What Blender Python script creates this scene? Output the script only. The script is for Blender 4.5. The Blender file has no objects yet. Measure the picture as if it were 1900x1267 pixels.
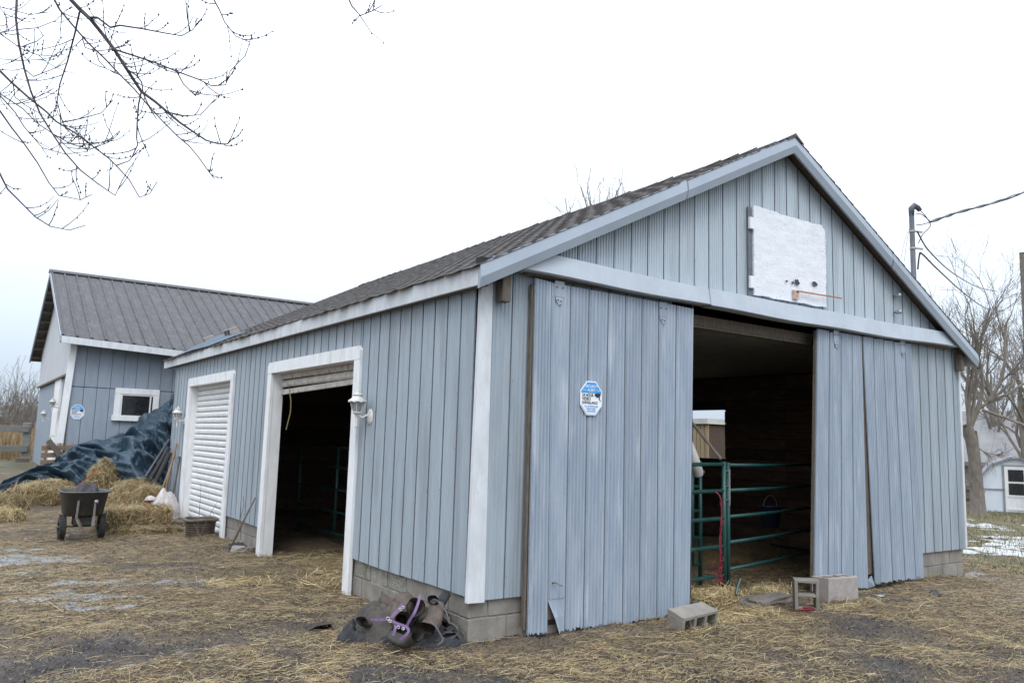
import bpy, bmesh, math, random
import numpy as np
from mathutils import Vector, Matrix, noise as mnoise

R = math.radians
sc = bpy.context.scene
col = sc.collection

# ------------------------------------------------------------------ camera
CAM = Vector((-3.85068, -5.89273, 1.70))
RM = np.array([[0.81829812, 0.09569566, 0.56677202],
               [-0.57403406, 0.08536701, 0.81436931],
               [0.02954798, -0.99174332, 0.12478823]])   # rows: world axes in (right, down, forward)
FPX, CX, CY = 1465.0, 950.0, 633.5
cam_d = bpy.data.cameras.new('camera')
cam = bpy.data.objects.new('camera', cam_d)
col.objects.link(cam)
cam_d.sensor_width = 23.5
cam_d.lens = FPX / 1900 * 23.5
cam_d.clip_start = 0.05
cam_d.clip_end = 2000
m = Matrix.Identity(4)
for i in range(3):
    m[i][0] = RM[i][0]; m[i][1] = -RM[i][1]; m[i][2] = -RM[i][2]; m[i][3] = CAM[i]
cam.matrix_world = m
cam_d.dof.use_dof = True
cam_d.dof.focus_distance = 8.2
cam_d.dof.aperture_fstop = 2.2
sc.camera = cam

# ------------------------------------------------------------------ sky and sun (overcast)
SUN_EL, SUN_AZ = R(50), R(215)
world = bpy.data.worlds.new('World'); sc.world = world
world.use_nodes = True
nt = world.node_tree; nt.nodes.clear()
wo = nt.nodes.new('ShaderNodeOutputWorld'); bg = nt.nodes.new('ShaderNodeBackground')
sky = nt.nodes.new('ShaderNodeTexSky'); sky.sky_type = 'NISHITA'; sky.sun_disc = False
sky.sun_elevation = SUN_EL; sky.sun_rotation = SUN_AZ
sky.air_density = 1.0; sky.dust_density = 3.0
tc = nt.nodes.new('ShaderNodeTexCoord'); sep = nt.nodes.new('ShaderNodeSeparateXYZ')
nt.links.new(tc.outputs['Generated'], sep.inputs[0])
ramp = nt.nodes.new('ShaderNodeValToRGB')            # overcast cloud layer: brighter overhead than at the horizon
ramp.color_ramp.elements[0].position = 0.0; ramp.color_ramp.elements[0].color = (3.1, 3.75, 4.5, 1)
ramp.color_ramp.elements[1].position = 0.75; ramp.color_ramp.elements[1].color = (12.4, 13.6, 15.4, 1)
e_ = ramp.color_ramp.elements.new(0.28); e_.color = (7.7, 8.5, 9.5, 1)
nt.links.new(sep.outputs['Z'], ramp.inputs[0])
mixw = nt.nodes.new('ShaderNodeMix'); mixw.data_type = 'RGBA'
mixw.inputs[0].default_value = 0.92
nt.links.new(sky.outputs[0], mixw.inputs[6]); nt.links.new(ramp.outputs[0], mixw.inputs[7])
nt.links.new(mixw.outputs[2], bg.inputs[0])
bg.inputs[1].default_value = 0.115
nt.links.new(bg.outputs[0], wo.inputs[0])

sl = bpy.data.lights.new('sun', 'SUN'); sl.energy = 0.8; sl.angle = R(25); sl.color = (1.0, 0.99, 0.97)
so = bpy.data.objects.new('sun', sl); col.objects.link(so)
sd = Vector((math.sin(SUN_AZ) * math.cos(SUN_EL), math.cos(SUN_AZ) * math.cos(SUN_EL), math.sin(SUN_EL)))
so.rotation_euler = sd.to_track_quat('Z', 'Y').to_euler()
so.location = (-6, -10, 20)

sc.view_settings.view_transform = 'Standard'
sc.view_settings.look = 'None'
sc.view_settings.exposure = 0.6
sc.view_settings.gamma = 1.0
sc.view_settings.use_curve_mapping = False
sc.cycles.max_bounces = 6
sc.cycles.use_denoising = True

# ------------------------------------------------------------------ helpers
def at(u, v, d):
    """world point seen at photo pixel (u, v) at distance d along the view axis"""
    c = np.array([(u - CX) / FPX, (v - CY) / FPX, 1.0]) * d
    return Vector(RM @ c) + CAM

def atp(u, v, axis, val):
    c = RM @ np.array([(u - CX) / FPX, (v - CY) / FPX, 1.0])
    t = (val - CAM[axis]) / c[axis]
    return Vector(c * t) + CAM

def ss(a, b, x):
    t = np.clip((np.asarray(x, float) - a) / (b - a), 0, 1)
    return t * t * (3 - 2 * t)

def vnoise(x, y, seed=0):
    """vectorised value noise in 0..1"""
    x = np.asarray(x, float); y = np.asarray(y, float)
    xi = np.floor(x).astype(np.int64); yi = np.floor(y).astype(np.int64)
    fx = x - xi; fy = y - yi
    fx = fx * fx * (3 - 2 * fx); fy = fy * fy * (3 - 2 * fy)
    def h(a, b):
        n = (a * 374761393 + b * 668265263 + seed * 974711) & 0xffffffff
        n = ((n ^ (n >> 13)) * 1274126177) & 0xffffffff
        n = n ^ (n >> 16)
        return (n & 0xffff) / 65535.0
    return (h(xi, yi) * (1 - fx) + h(xi + 1, yi) * fx) * (1 - fy) + (h(xi, yi + 1) * (1 - fx) + h(xi + 1, yi + 1) * fx) * fy

def gbase(x, y):
    x = np.asarray(x, float); y = np.asarray(y, float)
    return .65 * ss(8.5, 16, y) * (1 - ss(-.5, 3, x)) - .5 * ss(6, 26, x)

def gz(x, y):
    x = np.asarray(x, float); y = np.asarray(y, float)
    n = (vnoise(x * .55, y * .55, 1) - .5) * .05 + (vnoise(x * 2.3, y * 2.3, 2) - .5) * .05
    n = n + (vnoise(x * 7, y * 7, 3) - .5) * .034 + (vnoise(x * 17, y * 17, 4) - .5) * .012
    return gbase(x, y) + n - .005

ORG = {}
def tag(o, label=None, cat=None, group=None, kind=None):
    if label: o['label'] = label
    if cat: o['category'] = cat
    if group: o['group'] = group
    if kind: o['kind'] = kind
    return o

def empty(name, loc, label, cat, group=None):
    o = bpy.data.objects.new(name, None); col.objects.link(o)
    o.location = loc; o.empty_display_size = .2
    ORG[o] = Vector(loc)
    return tag(o, label, cat, group)

class MB:
    def __init__(self): self.v = []; self.f = []
    def add(self, vs, fs):
        b = len(self.v); self.v += [tuple(p) for p in vs]; self.f += [tuple(b + i for i in q) for q in fs]
        return self
    def box(self, a, b):
        x0, y0, z0 = a; x1, y1, z1 = b
        return self.hexa([(x0, y0, z0), (x1, y0, z0), (x1, y1, z0), (x0, y1, z0), (x0, y0, z1), (x1, y0, z1), (x1, y1, z1), (x0, y1, z1)])
    def hexa(self, p):
        return self.add(p, [(0, 3, 2, 1), (4, 5, 6, 7), (0, 1, 5, 4), (1, 2, 6, 5), (2, 3, 7, 6), (3, 0, 4, 7)])
    def bar(self, a, b, w, h, up=(0, 0, 1)):
        """rectangular bar from a to b"""
        a = Vector(a); b = Vector(b); d = (b - a).normalized(); u = Vector(up)
        s = d.cross(u)
        if s.length < 1e-4: s = d.cross(Vector((1, 0, 0)))
        s.normalize(); u = s.cross(d).normalized(); s = s * w / 2; u = u * h / 2
        return self.hexa([a - s - u, b - s - u, b + s - u, a + s - u, a - s + u, b - s + u, b + s + u, a + s + u])
    def tube(self, path, rad, n=6, cap=True, squash=None):
        path = [Vector(p) for p in path]
        if not hasattr(rad, '__len__'): rad = [rad] * len(path)
        b = len(self.v); prev = None
        for i, p in enumerate(path):
            d = (path[min(i + 1, len(path) - 1)] - path[max(i - 1, 0)])
            if d.length < 1e-9: d = Vector((0, 0, 1))
            d.normalize()
            if prev is None:
                s = d.cross(Vector((0, 0, 1)))
                if s.length < .05: s = d.cross(Vector((1, 0, 0)))
            else:
                s = prev - d * prev.dot(d)
                if s.length < 1e-6: s = d.cross(Vector((1, 0, .3)))
            s.normalize(); prev = s; t = d.cross(s)
            for k in range(n):
                a = 2 * math.pi * k / n
                q = p + (s * math.cos(a) + t * math.sin(a) * (squash or 1)) * rad[i]
                self.v.append(tuple(q))
        for i in range(len(path) - 1):
            for k in range(n):
                k2 = (k + 1) % n
                self.f.append((b + i * n + k, b + i * n + k2, b + (i + 1) * n + k2, b + (i + 1) * n + k))
        if cap:
            self.f.append(tuple(b + k for k in reversed(range(n))))
            self.f.append(tuple(b + (len(path) - 1) * n + k for k in range(n)))
        return self
    def lathe(self, prof, c, n=16, axis=None, sx=1, sy=1):
        """prof: list of (radius, height) turned round z at c"""
        b = len(self.v); c = Vector(c)
        for r, h in prof:
            for k in range(n):
                a = 2 * math.pi * k / n
                p = Vector((math.cos(a) * r * sx, math.sin(a) * r * sy, h))
                if axis is not None: p = axis @ p
                self.v.append(tuple(c + p))
        for i in range(len(prof) - 1):
            for k in range(n):
                k2 = (k + 1) % n
                self.f.append((b + i * n + k, b + i * n + k2, b + (i + 1) * n + k2, b + (i + 1) * n + k))
        return self
    def grid(self, pts, nx, ny):
        b = len(self.v); self.v += [tuple(p) for p in pts]
        for j in range(ny - 1):
            for i in range(nx - 1):
                a = b + j * nx + i
                self.f.append((a, a + 1, a + nx + 1, a + nx))
        return self
    def build(self, name, mat, parent=None, smooth=False, origin=None, bevel=0):
        me = bpy.data.meshes.new(name)
        o = bpy.data.objects.new(name, me); col.objects.link(o)
        if parent is not None:
            off = ORG.get(parent, Vector((0, 0, 0))); o.parent = parent; ORG[o] = off
        else:
            if origin is None and self.v:
                xs = [p[0] for p in self.v]; ys = [p[1] for p in self.v]; zs = [p[2] for p in self.v]
                origin = ((min(xs) + max(xs)) / 2, (min(ys) + max(ys)) / 2, min(zs))
            off = Vector(origin); o.location = off; ORG[o] = off
        me.from_pydata([(p[0] - off[0], p[1] - off[1], p[2] - off[2]) for p in self.v], [], self.f)
        me.update()
        if bevel:
            bm = bmesh.new(); bm.from_mesh(me)
            bmesh.ops.bevel(bm, geom=bm.edges[:], offset=bevel, segments=1, affect='EDGES', profile=.6)
            bm.to_mesh(me); bm.free()
        me.materials.append(mat)
        if smooth:
            for p in me.polygons: p.use_smooth = True
        return o

def npmesh(name, v, f, mat, parent=None, colors=None, origin=(0, 0, 0)):
    me = bpy.data.meshes.new(name)
    off = ORG.get(parent, Vector(origin)) if parent else Vector(origin)
    v = np.asarray(v, np.float32) - np.array(off, np.float32)
    f = np.asarray(f, np.int32); k = f.shape[1]
    me.vertices.add(len(v)); me.vertices.foreach_set('co', v.ravel())
    me.loops.add(f.size); me.loops.foreach_set('vertex_index', f.ravel())
    me.polygons.add(len(f)); me.polygons.foreach_set('loop_start', np.arange(0, f.size, k, dtype=np.int32))
    me.polygons.foreach_set('loop_total', np.full(len(f), k, np.int32))
    me.update(calc_edges=True)
    if colors is not None:
        ca = me.color_attributes.new('Col', 'FLOAT_COLOR', 'POINT')
        ca.data.foreach_set('color', np.asarray(colors, np.float32).ravel())
    me.materials.append(mat)
    o = bpy.data.objects.new(name, me); col.objects.link(o)
    if parent: o.parent = parent
    else: o.location = off
    ORG[o] = off
    return o

# ------------------------------------------------------------------ materials
MATS = {}
def mat(name, c1, c2=None, rough=.75, scale=6, stretch=(1, 1, 1), lo=.35, hi=.65, bump=0, bscale=None, bstretch=None,
        metal=0, spots=None, spot_scale=30, spot_lo=.68, spot_hi=.74, rand=0, spec=.5, detail=6, bdist=.02, chalk=None):
    mt = bpy.data.materials.new(name); mt.use_nodes = True
    n = mt.node_tree.nodes; l = mt.node_tree.links; bs = n['Principled BSDF']
    bs.inputs['Roughness'].default_value = rough; bs.inputs['Metallic'].default_value = metal
    bs.inputs['Specular IOR Level'].default_value = spec
    tc = n.new('ShaderNodeTexCoord'); mp = n.new('ShaderNodeMapping'); mp.inputs['Scale'].default_value = stretch
    l.new(tc.outputs['Object'], mp.inputs[0])
    last = None
    if c2 is None: c2 = tuple(c * .75 for c in c1)
    nz = n.new('ShaderNodeTexNoise'); nz.inputs['Scale'].default_value = scale; nz.inputs['Detail'].default_value = detail
    nz.inputs['Roughness'].default_value = .6
    l.new(mp.outputs[0], nz.inputs['Vector'])
    rm = n.new('ShaderNodeMapRange'); rm.inputs[1].default_value = lo; rm.inputs[2].default_value = hi
    l.new(nz.outputs[0], rm.inputs[0])
    mx = n.new('ShaderNodeMix'); mx.data_type = 'RGBA'
    mx.inputs[6].default_value = (*c1, 1); mx.inputs[7].default_value = (*c2, 1)
    l.new(rm.outputs[0], mx.inputs[0]); last = mx.outputs[2]
    if spots:
        n2 = n.new('ShaderNodeTexNoise'); n2.inputs['Scale'].default_value = spot_scale; n2.inputs['Detail'].default_value = 5
        l.new(mp.outputs[0], n2.inputs['Vector'])
        r2 = n.new('ShaderNodeMapRange'); r2.inputs[1].default_value = spot_lo; r2.inputs[2].default_value = spot_hi
        l.new(n2.outputs[0], r2.inputs[0])
        m2 = n.new('ShaderNodeMix'); m2.data_type = 'RGBA'; m2.inputs[7].default_value = (*spots, 1)
        l.new(r2.outputs[0], m2.inputs[0]); l.new(last, m2.inputs[6]); last = m2.outputs[2]
    if chalk:
        ccol, cstr, cscale, clo, chi, cmax = chalk
        mp3 = n.new('ShaderNodeMapping'); mp3.inputs['Scale'].default_value = cstr; mp3.inputs['Location'].default_value = (3.3, 1.7, .4)
        l.new(tc.outputs['Object'], mp3.inputs[0])
        n3 = n.new('ShaderNodeTexNoise'); n3.inputs['Scale'].default_value = cscale; n3.inputs['Detail'].default_value = 4
        l.new(mp3.outputs[0], n3.inputs['Vector'])
        r3 = n.new('ShaderNodeMapRange'); r3.inputs[1].default_value = clo; r3.inputs[2].default_value = chi; r3.inputs[4].default_value = cmax
        l.new(n3.outputs[0], r3.inputs[0])
        m3 = n.new('ShaderNodeMix'); m3.data_type = 'RGBA'; m3.inputs[7].default_value = (*ccol, 1)
        l.new(r3.outputs[0], m3.inputs[0]); l.new(last, m3.inputs[6]); last = m3.outputs[2]
    if rand:
        oi = n.new('ShaderNodeObjectInfo'); mr = n.new('ShaderNodeMapRange')
        mr.inputs[3].default_value = 1 - rand; mr.inputs[4].default_value = 1 + rand
        l.new(oi.outputs['Random'], mr.inputs[0])
        hs = n.new('ShaderNodeHueSaturation'); l.new(mr.outputs[0], hs.inputs['Value']); l.new(last, hs.inputs['Color'])
        last = hs.outputs[0]
    l.new(last, bs.inputs['Base Color'])
    if bump:
        nb = n.new('ShaderNodeTexNoise'); nb.inputs['Scale'].default_value = bscale or scale * 4; nb.inputs['Detail'].default_value = 6
        if bstretch:
            mp2 = n.new('ShaderNodeMapping'); mp2.inputs['Scale'].default_value = bstretch
            l.new(tc.outputs['Object'], mp2.inputs[0]); l.new(mp2.outputs[0], nb.inputs['Vector'])
        else: l.new(mp.outputs[0], nb.inputs['Vector'])
        bp = n.new('ShaderNodeBump'); bp.inputs['Strength'].default_value = bump; bp.inputs['Distance'].default_value = bdist
        l.new(nb.outputs[0], bp.inputs['Height']); l.new(bp.outputs[0], bs.inputs['Normal'])
    MATS[name] = mt
    return mt

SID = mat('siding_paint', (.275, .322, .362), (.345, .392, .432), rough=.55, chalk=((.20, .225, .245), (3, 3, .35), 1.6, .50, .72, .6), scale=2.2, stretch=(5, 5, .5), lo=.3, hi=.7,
          spots=(.17, .18, .19), spot_scale=38, spot_lo=.70, spot_hi=.80, rand=.06, bump=.12, bscale=6, bdist=.01)
SHADEGREY = mat('seam_shade_grey', (.11, .125, .145), (.15, .165, .185), rough=.8, scale=9, stretch=(1, 1, 3))  # lap shadow painted into siding seams; same grey on screws and hatch board
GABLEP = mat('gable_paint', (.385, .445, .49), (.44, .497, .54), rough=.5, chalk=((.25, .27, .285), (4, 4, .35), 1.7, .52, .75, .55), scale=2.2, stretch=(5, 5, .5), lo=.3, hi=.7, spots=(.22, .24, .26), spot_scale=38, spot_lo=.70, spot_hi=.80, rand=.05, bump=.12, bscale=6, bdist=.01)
SHADEGREYD = mat('door_seam_shade_grey', (.17, .19, .22), (.22, .245, .275), rough=.8, scale=9, stretch=(1, 1, 3))  # lighter painted lap shadow for the door seams, also door screws
DOORP = mat('door_paint', (.260, .310, .372), (.335, .382, .44), rough=.55, chalk=((.52, .56, .61), (7, 7, .8), 1.5, .58, .74, .55), scale=2.0, stretch=(4, 4, .6), lo=.42, hi=.68,
            spots=(.20, .16, .14), spot_scale=40, spot_lo=.68, spot_hi=.79, rand=.05, bump=.15, bscale=5, bdist=.012)
WHITE = mat('white_trim_paint', (.80, .80, .80), (.70, .70, .70), rough=.6, chalk=((.40, .38, .35), (3, 3, .9), 2.0, .56, .76, .4), scale=3, stretch=(3, 3, 1), spots=(.42, .40, .37),
            spot_scale=28, spot_lo=.68, spot_hi=.8, bump=.15, bscale=30, bdist=.006)
TRIMW = mat('dull_white_trim', (.64, .66, .68), (.53, .545, .56), chalk=((.30, .29, .27), (2, 2, .8), 2.2, .56, .74, .45), rough=.6, scale=3, stretch=(3, 3, 1), spots=(.36, .34, .32), spot_scale=24, spot_lo=.66, spot_hi=.8, bump=.15, bscale=30, bdist=.006)
GREYTRIM = mat('pale_grey_trim', (.295, .34, .39), (.335, .38, .43), rough=.45, scale=2, spots=(.26, .27, .28), spot_scale=18, spot_lo=.7, spot_hi=.85)
BEAMM = mat('beam_flashing', (.45, .495, .545), (.39, .43, .47), rough=.42, scale=3, spots=(.30, .22, .16), spot_scale=14, spot_lo=.7, spot_hi=.82, bump=.3, bscale=3, bdist=.02)
OLDWOOD = mat('weathered_wood', (.095, .075, .058), (.165, .138, .112), rough=.85, scale=8, stretch=(6, 6, 1), bump=.4, bscale=30)
RAWWOOD = mat('tan_wood', (.30, .21, .13), (.20, .13, .08), rough=.85, scale=8, stretch=(4, 4, 4), bump=.3, rand=.1)
INWOOD = mat('interior_boards', (.12, .075, .048), (.062, .042, .030), rough=.9, scale=4, stretch=(6, 1, 6), rand=.35, bump=.3)
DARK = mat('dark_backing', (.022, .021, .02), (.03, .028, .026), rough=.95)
CEILM = mat('interior_ceiling_metal', (.20, .20, .19), (.15, .15, .14), rough=.7, scale=4)
SHING = mat('asphalt_shingle', (.062, .055, .052), (.105, .095, .09), rough=.95, scale=40, spots=(.17, .14, .115), spot_scale=9, spot_lo=.6, spot_hi=.8, rand=.10, bump=.5, bscale=150)
ROOF2 = mat('weathered_roof_metal', (.052, .047, .048), (.090, .084, .086), rough=.62, scale=3, stretch=(3, 1, 1), lo=.45, hi=.75, spots=(.19, .19, .20), spot_scale=12, spot_lo=.58, spot_hi=.80, rand=.1, bump=.15, bscale=20)
BLOCK = mat('concrete_block', (.27, .245, .215), (.19, .172, .145), rough=.95, scale=5, spots=(.17, .16, .11), spot_scale=9, spot_lo=.58, spot_hi=.75, rand=.1, bump=.5, bscale=90, bdist=.01)
BLOCKP = mat('pebbly_block', (.33, .31, .28), (.17, .16, .145), rough=.95, scale=42, spots=(.13, .14, .06), spot_scale=5, spot_lo=.56, spot_hi=.72, bump=.9, bscale=70, bdist=.015)
BLOCKL = mat('pale_block', (.36, .32, .30), (.29, .255, .235), rough=.95, scale=14, bump=.5, bscale=90, bdist=.01)
MORTAR = mat('mortar', (.30, .285, .255), (.19, .18, .15), rough=.95, scale=12, bump=.4)
SLAT = mat('roll_door_slat', (.74, .74, .74), (.64, .64, .63), rough=.45, scale=5, stretch=(1, 1, 2), spots=(.45, .42, .38), spot_scale=12, spot_lo=.66, spot_hi=.8)
SLATD = mat('dirty_roll_slat', (.60, .56, .52), (.42, .38, .34), rough=.6, scale=7, spots=(.24, .21, .18), spot_scale=9, spot_lo=.55, spot_hi=.7)
HATCH = mat('peeling_plywood', (.78, .79, .82), (.68, .69, .72), rough=.75, scale=5, stretch=(1, 1, 4), spots=(.24, .23, .22), spot_scale=30, spot_lo=.60, spot_hi=.70, bump=.25, bscale=3, bstretch=(1, 1, 5), bdist=.012)
GREENP = mat('green_gate_paint', (.010, .050, .045), (.018, .078, .070), rough=.4, scale=7, spots=(.16, .16, .14), spot_scale=40, spot_lo=.68, spot_hi=.76)
BLACK = mat('black_rubber', (.022, .022, .023), (.04, .038, .036), rough=.8, scale=20, bump=.3)
TRAY = mat('grey_poly_tray', (.045, .045, .043), (.075, .07, .062), rough=.6, scale=5, spots=(.13, .11, .085), spot_scale=10, spot_lo=.6, spot_hi=.8)
RUST = mat('rusty_steel', (.13, .09, .065), (.19, .17, .15), rough=.75, scale=12)
STEEL = mat('galvanised_steel', (.42, .43, .44), (.30, .31, .32), rough=.45, metal=.6, scale=12)
POLEM = mat('grey_mast', (.075, .075, .085), (.11, .11, .12), rough=.5, metal=.3, scale=6)
CABLE = mat('cable', (.035, .035, .04), (.06, .06, .065), rough=.6)
LAMPM = mat('lantern_paint', (.72, .71, .68), (.55, .53, .5), rough=.5, scale=30)
GLASSL = mat('lantern_glass', (.32, .34, .33), (.22, .23, .22), rough=.12, scale=25, spec=.8)
WINGL = mat('window_glass', (.012, .014, .016), (.03, .032, .034), rough=.08, scale=9, spec=.6)
TARP = mat('blue_tarp', (.027, .052, .078), (.046, .080, .110), rough=.48, scale=4, spots=(.075, .105, .13), spot_scale=7, spot_lo=.6, spot_hi=.85, bump=.25, bscale=9, bdist=.03, spec=.5)
SACK = mat('white_feed_sack', (.62, .57, .55), (.48, .43, .42), rough=.5, scale=6, bump=.5, bscale=9, bdist=.03, spots=(.30, .22, .22), spot_scale=5, spot_lo=.62, spot_hi=.75)
TUBM = mat('brown_planter', (.060, .042, .032), (.10, .075, .058), rough=.8, scale=14, bump=.5, bscale=50)
TUBRIM = mat('planter_rim', (.15, .125, .10), (.09, .07, .055), rough=.8, scale=10)
TWIG = mat('dry_twig', (.10, .075, .06), (.16, .13, .10), rough=.9, scale=20)
BARK = mat('grey_brown_bark', (.14, .118, .10), (.22, .19, .16), rough=.95, scale=6, stretch=(2, 2, .6), bump=.7, bscale=16, bdist=.05)
BRANCH = mat('dark_branch_bark', (.045, .036, .04), (.075, .062, .064), rough=.9, scale=18)
LEATH = mat('worn_brown_leather', (.075, .055, .044), (.125, .095, .076), rough=.75, scale=9, spots=(.14, .115, .095), spot_scale=16, spot_lo=.6, spot_hi=.75, bump=.5, bscale=30, bdist=.01)
LEATHG = mat('grey_brown_canvas', (.045, .041, .037), (.085, .074, .062), rough=.8, scale=7, spots=(.115, .10, .08), spot_scale=11, spot_lo=.6, spot_hi=.75, bump=.6, bscale=22, bdist=.015)
LEATHB = mat('black_blue_canvas', (.015, .016, .019), (.032, .032, .035), rough=.75, scale=8, bump=.5, bscale=25, bdist=.012)
PURPLE = mat('purple_webbing', (.135, .075, .175), (.19, .12, .22), rough=.7, scale=20, bump=.2)
GREYWEB = mat('grey_webbing', (.06, .06, .068), (.13, .13, .14), rough=.7, scale=25)
CHROME = mat('chrome_buckle', (.55, .55, .56), (.42, .42, .42), rough=.3, metal=1)
ROPE = mat('red_rope', (.27, .018, .035), (.17, .014, .025), rough=.85, scale=40, bump=.4)
TWINE = mat('orange_twine', (.48, .14, .04), (.38, .10, .03), rough=.8)
STICK = mat('orange_rusty_bar', (.42, .17, .07), (.30, .12, .05), rough=.7, scale=30)
BUCKET = mat('blue_bucket', (.008, .014, .05), (.012, .02, .065), rough=.5)
HORSE = mat('grey_horse_coat', (.50, .48, .46), (.62, .60, .585), rough=.7, scale=7)
HORSED = mat('dark_muzzle_skin', (.10, .09, .095), (.17, .155, .155), rough=.6, scale=12)
SIGNW = mat('sign_white', (.80, .82, .85), (.75, .77, .8), rough=.35)
SIGNB = mat('sign_blue', (.045, .29, .66), (.055, .32, .68), rough=.35)
SIGNK = mat('sign_black', (.015, .015, .02), (.025, .025, .03), rough=.4)
SIGNT = mat('sign_pale_blue', (.32, .55, .80), (.34, .57, .8), rough=.4)
WALL2 = mat('barn_board_paint', (.235, .275, .325), (.27, .31, .36), rough=.7, scale=3, stretch=(4, 4, 1), spots=(.19, .20, .21), spot_scale=22, spot_lo=.7, spot_hi=.82, rand=.04)
WALL2U = mat('upper_gable_paint', (.52, .53, .55), (.45, .46, .48), rough=.7, scale=3, stretch=(4, 4, 1), rand=.04)
PALEROOF = mat('pale_barn_roof', (.20, .195, .195), (.25, .243, .24), rough=.6, scale=1.5, spots=(.15, .14, .13), spot_scale=2.5, spot_lo=.6, spot_hi=.8)
PALEWALL = mat('grey_board_wall', (.20, .18, .165), (.27, .25, .23), rough=.9, scale=2, stretch=(3, 3, .6))
SHEDW = mat('shed_white_panel', (.55, .60, .66), (.62, .67, .72), rough=.6, scale=2)
SHEDR = mat('shed_grey_trim', (.22, .22, .235), (.29, .29, .30), rough=.8, scale=4)
TAN = mat('tan_corrugated', (.34, .26, .16), (.24, .17, .10), rough=.8, scale=3, stretch=(3, 3, .5))
PALESID = mat('cream_boards', (.52, .50, .45), (.45, .43, .39), rough=.7, scale=4)
FENCEM = mat('grey_fence_wood', (.25, .25, .225), (.18, .175, .155), rough=.9, scale=6, stretch=(1, 4, 4), rand=.1)
SNOW = mat('old_snow', (.52, .535, .555), (.40, .40, .40), rough=.55, scale=9, bump=.4, bscale=25)
ICE = mat('dirty_ice', (.25, .265, .295), (.15, .148, .145), rough=.25, scale=4, lo=.4, hi=.62, bump=.35, bscale=20)
SLABM = mat('stone_slab', (.18, .155, .135), (.125, .105, .09), rough=.9, scale=8, bump=.5)
CLOTHD = mat('dark_cloth', (.045, .043, .048), (.075, .07, .075), rough=.9, scale=12, bump=.5)
PLANKM = mat('grey_plank', (.27, .25, .21), (.19, .17, .14), rough=.9, scale=5, stretch=(1, 6, 6))
SCRAP = mat('pale_blue_scrap', (.30, .45, .55), (.4, .5, .6), rough=.6)

def straw_mat(name, gain=1.0):
    mt = bpy.data.materials.new(name); mt.use_nodes = True
    n = mt.node_tree.nodes; l = mt.node_tree.links; bs = n['Principled BSDF']
    bs.inputs['Roughness'].default_value = .7
    a = n.new('ShaderNodeVertexColor'); a.layer_name = 'Col'
    l.new(a.outputs[0], bs.inputs['Base Color'])
    return mt
STRAW = straw_mat('straw_strands')
HAYBASE = mat('hay_core', (.27, .19, .09), (.14, .095, .045), rough=.95, scale=25, bump=1.0, bscale=60, bdist=.03)

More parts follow.
